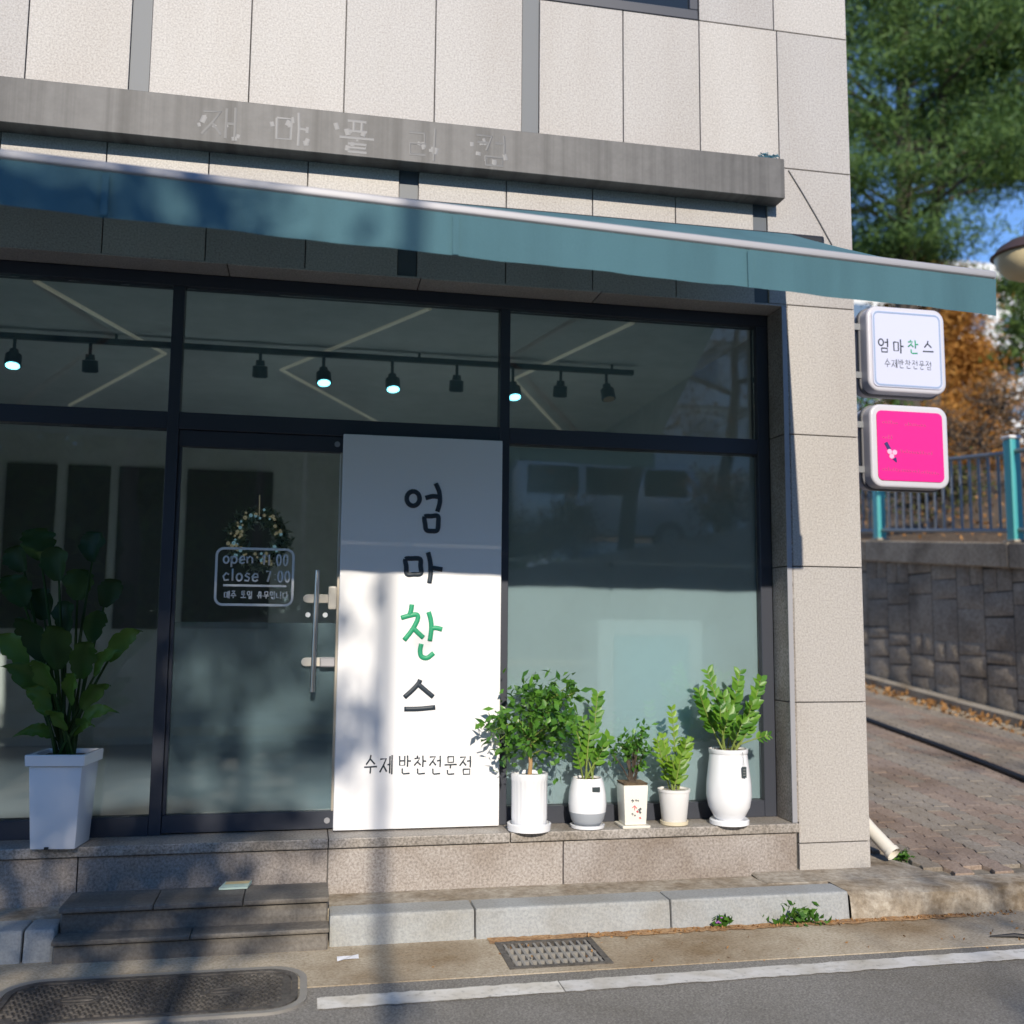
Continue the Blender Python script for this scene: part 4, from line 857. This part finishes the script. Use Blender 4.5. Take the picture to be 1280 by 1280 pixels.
G().hexa([(a[0]-.075, a[1]-.06, -.195), (a[0]+.062, a[1]-.055, -.195), (a[0]+.078, a[1]+.055, -.195), (a[0]-.052, a[1]+.05, -.195), (a[0]-.075, a[1]-.06, -.186), (a[0]+.062, a[1]-.055, -.186), (a[0]+.078, a[1]+.055, -.182), (a[0]-.052, a[1]+.05, -.182)]).obj('cover', 'leaflet', lf)
G().hexa([(a[0]-.05, a[1]-.005, -.1815), (a[0]+.065, a[1]+.0, -.1815), (a[0]+.072, a[1]+.045, -.1805), (a[0]-.046, a[1]+.04, -.1805), (a[0]-.05, a[1]-.005, -.1808), (a[0]+.065, a[1]+.0, -.1808), (a[0]+.072, a[1]+.045, -.1798), (a[0]-.046, a[1]+.04, -.1798)]).obj('printed_band', 'leaflet_print', lf)
def weed(label, c, r, h, n, seed, flower=False):
    rng = np.random.default_rng(seed); t = thing('weed', label, 'weed', tuple(c), 'weeds growing in the pavement cracks')
    C = np.array(c)+np.abs(rng.normal(0, 1, (n, 3)))*[0, 0, h*.5]+rng.normal(0, 1, (n, 3))*[r*.5, r*.3, 0]
    link('leaves', leaf_cloud('leaves', C, .042, .026, rng, up=.5), 'weed_leaf', t, kind='stuff')
    g = G()
    for k in range(7): b = np.array(c)+rng.normal(0, 1, 3)*[r*.3, r*.15, 0]; g.tube([tuple(b), tuple(b+[rng.normal(0, .015), rng.normal(0, .01), h*.8])], .0015, 4)
    g.obj('stems', 'lime_stem', t)
    if flower:
        for k in range(4): b = np.array(c)+[-.03+rng.normal(0, .012), -.03, h*.5+rng.normal(0, .01)]; G().lathe([(.002, 0), (.008, .004), (.003, .008)], tuple(b), 8).obj('flower', 'petal_violet', t)
plain('petal_violet', (.32, .12, .38), .6)
a = atZ(998, 1153, ZR+.006); weed('clump of fresh green weeds at the end of the granite kerb', a, .12, .07, 170, 4)
a = atZ(903, 1158, ZR+.006); weed('small weed with violet flowers at the foot of the granite kerb', a, .05, .055, 50, 5, True)
a = (4.33, .12, -.255); weed('small green weed beside the drain pipe mouth', a, .06, .04, 50, 6)
rng = np.random.default_rng(9)
n = 900; C = np.stack([rng.uniform(7.74, 8.1, n), rng.uniform(-.1, 12, n), np.zeros(n)], 1); C[:, 2] = rz(C[:, 1])+.012+rng.uniform(0, .012, n)
n2 = 500; C2 = np.stack([rng.uniform(2.1, 4.6, n2)**1.0, -.475-np.abs(rng.normal(0, .022, n2)), np.full(n2, ZR+.006)], 1)
n3 = 120; C3 = np.stack([rng.uniform(1.2, 6.5, n3), rng.uniform(-1.0, -.48, n3), np.full(n3, ZR+.006)], 1)
n4 = 1200; C4 = np.stack([8.7+np.abs(rng.normal(0, 3, n4)), rng.uniform(0, 14, n4), np.zeros(n4)], 1); C4[:, 2] = cop(C4[:, 1])-.03+.26*(C4[:, 0]-8.45)+.05
fl = leaf_cloud('fallen_leaves', np.concatenate([C, C4]), .075, .05, rng); link('fallen_leaves', fl, 'fallen', kind='stuff')
fl = leaf_cloud('kerb_debris', np.concatenate([C2, C3]), .018, .012, rng); link('kerb_debris', fl, 'fallen', kind='stuff')
g = ragged_strip(1.7, 4.3, -.525, -.450, .03, .016, ZR+.008, 15); S(g.obj('rust_soil_line', 'rust_debris'), 'stuff')
g = G(); q = random.Random(2)
for k in range(26):
    t = k/26*6.28; g.tube([(3.46+.05*math.cos(t)*q.random(), -.07+.02*q.uniform(-1, 1), bz1+.003), (3.46+.07*q.uniform(-1, 1), -.07+.03*q.uniform(-1, 1), bz1+.018+.03*q.random()), (3.46+.09*q.uniform(-1, 1), -.07+.03*q.uniform(-1, 1), bz1+.008+.05*q.random())], .003, 5)
g.obj('twine_bundle', 'blue_plastic', label='small tangle of blue twine on the end of the grey sign band', category='twine')
# street lamp beyond the awning tip
L = CAM+ray(1284, 318)*9.6
lamp = thing('street_lamp', 'cream and brown dome street lamp beside the alley', 'street lamp', (8.05, L[1], rz(L[1])))
G().lathe([(.02, .17), (.05, .16), (.16, .13), (.25, .075), (.31, .0), (.325, -.01), (.31, -.02), (.02, -.02)], tuple(L), 32).obj('lamp_hood', 'lamp_brown', lamp, smooth=True)
G().lathe([(.01, -.25), (.10, -.24), (.20, -.19), (.27, -.10), (.29, -.022), (.02, -.021)], tuple(L), 32).obj('lamp_bowl', 'lamp_cream', lamp, smooth=True)
G().tube([(L[0], L[1], L[2]+.16), (L[0]+.02, L[1], L[2]+.33), (L[0]+.25, L[1], L[2]+.48), (8.05+.4, L[1], L[2]+.55)], .028, 8).obj('lamp_arm', 'lamp_brown', lamp, smooth=True)
G().tube([(8.45, L[1], rz(L[1])), (8.45, L[1], L[2]+.7)], [.07, .045], 10).obj('lamp_post', 'lamp_brown', lamp, smooth=True)

# ------------------------------------------------------------------ trees
def tree(name, label, base, top, clumps, per, spread, leaf, mat, trunk, rng, group=None, up=0.0, bare=0, axisout=0.0, fold=False):
    """trunk, limbs to every clump of leaves, and the leaves"""
    t = thing(name, label, 'tree' if 'shrub' not in name else 'shrub', tuple(base), group); B0 = np.array(base, float); T = np.array(top, float)
    n = 9; pts = [B0+(T-B0)*i/n+np.array([rng.normal(0, .05), rng.normal(0, .05), 0])*(i > 0) for i in range(n+1)]
    G().tube([tuple(p) for p in pts], [trunk*(1-.8*i/n) for i in range(n+1)], 9).obj('trunk', 'bark', t, smooth='all')
    g = G(); allc = []; ax = []
    for c in clumps:
        c = np.array(c, float); hgt = np.clip((c[2]-.35*np.hypot(*(c-B0)[:2])-B0[2])/(T[2]-B0[2]), .12, .97); s = B0+(T-B0)*hgt; ln = np.linalg.norm(c-s)
        mid = (s+c)/2+rng.normal(0, .06*ln, 3)+[0, 0, .04*ln]; r0 = trunk*.10+.014*ln; g.tube([tuple(s), tuple(mid), tuple(c)], [r0, r0*.6, .008], 5)
        for k in range(bare): e = c+rng.normal(0, 1, 3)*spread*1.1; g.tube([tuple(mid+(c-mid)*rng.uniform(.2, 1)), tuple((c+e)/2+rng.normal(0, .1, 3)), tuple(e)], [.016, .010, .004], 4)
        k = int(per*rng.uniform(.6, 1.3))
        if k: P = c+rng.normal(0, 1, (k, 3))*np.array(spread)*rng.uniform(.7, 1.2); allc.append(P); ax.append(np.tile((c-s)/max(ln, .1)*axisout, (k, 1)))
    g.obj('limbs', 'bark', t, smooth='all')
    if allc:
        C = np.concatenate(allc); link('crown', leaf_cloud('crown', C, leaf[0], leaf[1], rng, up, np.concatenate(ax) if axisout else None, fold), mat, t, kind='stuff')
    return t
def ell(n, c, r, rng, shell=.55):
    d = rng.normal(size=(n, 3)); d /= np.linalg.norm(d, axis=1)[:, None]; return np.array(c)+d*np.array(r)*rng.uniform(shell, 1, (n, 1))
hz = lambda x, y: cop(y)-.06+.26*(x-8.45)*min(1, max(.1, 1-(x-8.45)/60))
rng = np.random.default_rng(77)
GT = 'trees on the slope above the retaining wall'
pads = lambda n, c, r, rng: ell(n, c, r, rng, .25)
tree('pine_tree', 'tall dark pine with twin thick trunks rising above the awning end', (13.5, 14, hz(13.5, 14)), (13.9, 14.2, 18.5), pads(48, (13.8, 13.6, 13.5), (4.2, 2.6, 4.9), rng).tolist()+[[15.6, 13.2, 10.9], [16.3, 13.5, 11.8], [15.0, 13, 11.6], [16.6, 13.8, 13.0], [15.8, 13.3, 12.4]], 1300, (.72, .6, .15), (.24, .034), 'pine_leaf', .30, rng, GT, .25)
tree('pine_tree', 'slender pine close beside the twin trunk pine', (14.15, 14.4, hz(14.15, 14.4)), (15.4, 14.6, 17.5), pads(24, (16.6, 14.2, 14.6), (2.6, 2.2, 3.8), rng), 1200, (.70, .55, .15), (.24, .034), 'pine_leaf', .24, rng, GT, .25)
tree('pine_tree', 'dark pine farther back behind the building corner', (14.5, 21, hz(14.5, 21)), (14.5, 21, 19.5), pads(14, (16, 21, 15.5), (5, 2.5, 5), rng), 800, (.9, .8, .22), (.34, .045), 'pine_leaf', .28, rng, GT, .2)
tree('pine_tree', 'low spreading pine to the right of the orange tree', (18.2, 15.5, hz(18.2, 15.5)), (18.3, 15.5, 11.5), pads(34, (18.7, 15.0, 8.4), (1.7, 1.6, 2.6), rng), 420, (.5, .45, .16), (.28, .06), 'pine_leaf', .2, rng, GT, .2)
cl = [(16.1+rng.normal(0, 1)*.10*(10.4-z), 16+rng.normal(0, 1)*.10*(10.4-z), z) for z in rng.uniform(5.0, 9.6, 60)]
tree('larch_tree', 'narrow orange autumn conifer behind the projecting signs', (16.1, 16, hz(16.1, 16)), (16.1, 16, 10.2), cl, 420, (.36, .36, .24), (.18, .05), 'orange_leaf', .16, rng, GT, 0)
cl = [(14.2+rng.normal(0, 1)*.10*(9.6-z), 15.2+rng.normal(0, .3), z) for z in rng.uniform(4.6, 9.0, 26)]
tree('larch_tree', 'narrow orange autumn conifer half hidden behind the box signs', (14.2, 15.2, hz(14.2, 15.2)), (14.2, 15.2, 9.6), cl, 400, (.36, .36, .24), (.18, .05), 'orange_leaf', .15, rng, GT, 0)
GS = 'shrubs behind the railing'
for k, (x, y, r, h, mt, lab, dens) in enumerate(((10.9, 8.6, .9, 1.5, 'brown_leaf', 'brown bare twiggy shrub behind the railing', 40), (12.2, 9.2, 1.0, 1.8, 'brown_leaf', 'tall dry brown shrub under the orange conifer', 60), (10.3, 10.5, .9, 1.4, 'dull_leaf', 'dull green shrub behind the turquoise railing post', 90), (12.9, 7.6, .9, 1.5, 'brown_leaf', 'dry brown shrub on the slope right of the turquoise post', 50), (13.4, 11.4, 1.3, 2.2, 'orange_leaf', 'orange brown shrub on the slope behind the railing', 80), (9.6, 7.4, .6, .9, 'dull_leaf', 'low dark shrub right behind the railing bars', 70), (11.4, 12.5, 1.2, 2.6, 'weed_leaf', 'bright green shrub between the two box signs', 110))):
    b = hz(x, y); tree('shrub', lab, (x, y, b-.05), (x, y, b+h*.7), ell(16, (x, y, b+h*.65), (r, r*.8, h*.45), rng, .3), dens, (.22, .2, .18), (.09, .04), mt, .04, rng, GS, .1, bare=5)
# white apartment block far behind the trees
def apartment(name, label, x0, x1, y, z0, z1, dep, nx, nz, face=-1):
    t = thing(name, label, 'building', ((x0+x1)/2, y, z0)); G().box(x0, x1, min(y, y-face*dep), max(y, y-face*dep), z0, z1).obj('wall', 'far_white', t)
    wm = G().box(-.5, .5, -.04, .04, -.5, .5).mesh('window'); wm.materials.append(M['window_blue'])
    for i in range(nx):
        for k in range(nz):
            o = link('window', wm, None, t); w_ = (x1-x0)/nx; h_ = (z1-z0)/nz; o.matrix_basis = Matrix.Translation((x0+w_*(i+.5), y+face*.03, z0+h_*(k+.55))) @ Matrix.Diagonal((w_*.5, 1, h_*.45, 1))
    for k in range(nz): h_ = (z1-z0)/nz; G().box(x0-.2, x1+.2, min(y+face*.35, y-face*.1), max(y+face*.35, y-face*.1), z0+h_*k-.12, z0+h_*k+.12).obj('balcony_slab', 'far_white', t)
apartment('apartment_building', 'white apartment block far behind the pines', 30, 62, 62, 6, 29.5, 12, 10, 7)

# ------------------------------------------------------------------ across the street (seen in the glass, casts the dappled shade)
S(G().box(-60, 60, -10.98, -8.6, -.55, -.30).obj('opposite_pavement', 'gutter_concrete'))
oz = lambda x: min(4.2, max(.8, 2.2+(x-5)*.2))
opp = thing('opposite_wall', 'concrete retaining wall rising along the far side of the street', 'wall', (5, -11.1, -.3))
xs = list(range(-24, 40, 3))
for a, b in zip(xs[:-1], xs[1:]): G().hexa([(a+.01, -11.0, -.6), (b-.01, -11.0, -.6), (b-.01, -11.3, -.6), (a+.01, -11.3, -.6), (a+.01, -11.0, oz(a)), (b-.01, -11.0, oz(b)), (b-.01, -11.3, oz(b)), (a+.01, -11.3, oz(a))]).obj('wall_section', 'concrete', opp)
g = G()
for a in xs: g.v += [(a, -11.25, oz(a)-.1), (a, -60, oz(a)+.6)]
for i in range(len(xs)-1): g.f.append((2*i+1, 2*i+3, 2*i+2, 2*i))
S(g.obj('opposite_terrace', 'soil'))
pole = thing('utility_pole', 'grey utility pole across the street', 'pole', (.70, -12.5, 1.2))
PXX = 1.21-SUN_K*12.7
G().tube([(PXX, -12.5, 1.1), (PXX, -12.5, 8.35)], [.037, .033], 16).obj('pole_shaft', 'concrete', pole, smooth=True)
G().lathe([(.05, 0), (.065, .02), (.065, .05), (.02, .07)], (PXX, -12.5, 8.35), 14).obj('pole_cap', 'fence_grey', pole, smooth=True)
for z in (3.2, 5.0): G().tube([(PXX, -12.5, z), (PXX, -12.5, z+.06)], .043, 16).obj('strap_band', 'fence_grey', pole)
rng = np.random.default_rng(101)
GO = 'street trees across the road'
ycl = ell(90, (-2.85, -13.2, 7.1), (2.45, 1.8, 1.95), rng, .1)
tree('street_tree', 'leafy street tree across the road from the planter', (-2.4, -13.2, oz(-2.4)), (-2.4, -13.2, 8.6), ycl, 420, (.36, .36, .28), (.18, .10), 'dull_leaf', .20, rng, GO, 0, bare=2)
ycl = [(x+rng.normal(0, .06), -12.6+rng.normal(0, .4), z) for x, z in ((-.45, 7.6), (-.35, 7.05), (-.12, 7.5), (.12, 7.75), (-.5, 6.65), (.02, 6.95), (.45, 8.35), (-.3, 8.3), (-.6, 8.6), (-.7, 6.2), (.28, 7.2))]
tree('street_tree', 'thin young street tree across the road from the shop door', (-.12, -12.6, oz(-.12)), (-.10, -12.6, 8.6), ycl, 110, (.17, .2, .15), (.14, .08), 'dull_leaf', .10, rng, GO, 0, bare=2)
ycl = [(7.2+rng.normal(0, 1.2), -13+rng.normal(0, 1), rng.uniform(4.6, 8)) for _ in range(16)]
tree('street_tree', 'half bare street tree across the road from the alley', (6.7, -12.4, oz(6.7)), (7.4, -12.8, 7.6), ycl, 26, (.4, .4, .35), (.14, .08), 'brown_leaf', .17, rng, GO, 0, bare=5)
ycl = [(10+rng.normal(0, 1.2), -15+rng.normal(0, 1), rng.uniform(5, 9.5)) for _ in range(16)]
tree('street_tree', 'tall half bare street tree behind the opposite wall', (9.6, -14.6, oz(9.6)), (10.4, -15, 9), ycl, 30, (.5, .5, .45), (.14, .08), 'brown_leaf', .18, rng, GO, 0, bare=5)
for k, (x, y, h, mt) in enumerate(((4.2, -12.3, 1.2, 'dull_leaf'), (5.6, -12.1, 1.0, 'brown_leaf'), (8.6, -12.2, 1.1, 'brown_leaf'), (2.8, -12.4, 1.4, 'dull_leaf'), (10.4, -12.2, 1.0, 'dull_leaf'))):
    b = oz(x); tree('shrub', ('dense shrub on top of the opposite wall', 'dry shrub on top of the opposite wall', 'dry shrub beside the parked van', 'dark shrub near the utility pole', 'shrub at the high end of the opposite wall')[k], (x, y, b-.05), (x, y, b+h*.7), ell(16, (x, y, b+h*.6), (.9, .6, h*.45), rng, .3), 110, (.22, .2, .18), (.10, .05), mt, .05, rng, 'shrubs on the opposite wall', .1, bare=3)
vn = thing('parked_van', 'pale blue van parked on the terrace across the street', 'van', (7.0, -15.2, 2.6)); bz = oz(7)+.05
prof = [(4.9, bz+.35), (9.2, bz+.35), (9.25, bz+1.1), (8.75, bz+1.95), (5.05, bz+2.0), (4.88, bz+1.6)]
G().prism_y(prof, -16.0, -14.3).obj('body', 'van_paint', vn, .06, True, 2)
for a, b in ((5.2, 6.3), (6.45, 7.6), (7.75, 8.7)): G().box(a, b, -14.3, -14.285, bz+1.2, bz+1.78).obj('side_window', 'dark_glass', vn, .01)
for x in (5.75, 8.3): w_ = G().tube([(x, -14.5, bz+.34), (x, -14.27, bz+.34)], .34, 20).obj('wheel', 'tyre', vn); G().tube([(x, -14.27, bz+.34), (x, -14.262, bz+.34)], .19, 16).obj('rim', 'alu', w_)
for z in (bz+.75,): G().box(9.23, 9.27, -14.75, -14.45, z, z+.2).obj('headlight', 'glaze', vn)
hd = thing('screen_hedge', 'long dark foliage screen added across the street to darken the glass reflections', 'screen_hedge', (-5, -16.2, 1.0)); n = 26000  # foliage mass put in to block bright gaps between the trunks in reflections
C = np.stack([rng.uniform(-17, 5.5, n), -16.2+rng.uniform(-.6, .6, n), rng.uniform(0, 1, n)], 1); C[:, 2] = np.array([oz(x) for x in C[:, 0]])+.02+2.1*C[:, 2]
link('screen_foliage', leaf_cloud('screen_foliage', C, .22, .13, rng), 'pine_leaf', hd, kind='stuff')
g = G()
for k in range(44): x = -16.8+.5*k; g.tube([(x, -16.2, oz(x)-.1), (x+.05, -16.2, oz(x)+1.7)], [.04, .015], 5)
g.obj('screen_stems', 'bark', hd, kind='stuff')
for k, (x, y, h) in enumerate(((-13, -17.5, 6.2), (-10.6, -18.4, 6.6), (-8.2, -17.6, 6.0), (-5.8, -18.3, 6.5), (-3.5, -17.6, 6.0), (-1.2, -18.2, 6.4), (1.1, -17.5, 6.0), (3.4, -18.1, 6.2), (-15.4, -18, 6.4), (5.4, -19.5, 5.6))):
    b = oz(x)+.1; tree('evergreen_tree', 'evergreen in the dense dark row behind the street trees', (x, y, b), (x, y, b+h*.8), ell(46, (x, y, b+h*.42), (1.5, 1.1, h*.44), rng, .4), 200, (.42, .34, .34), (.32, .15), 'pine_leaf', .13, rng, 'evergreen row across the street', .2)
apartment('apartment_building', 'white apartment block behind the trees across the street', 11, 36, -36, 2, 20, 10, 9, 6, 1)
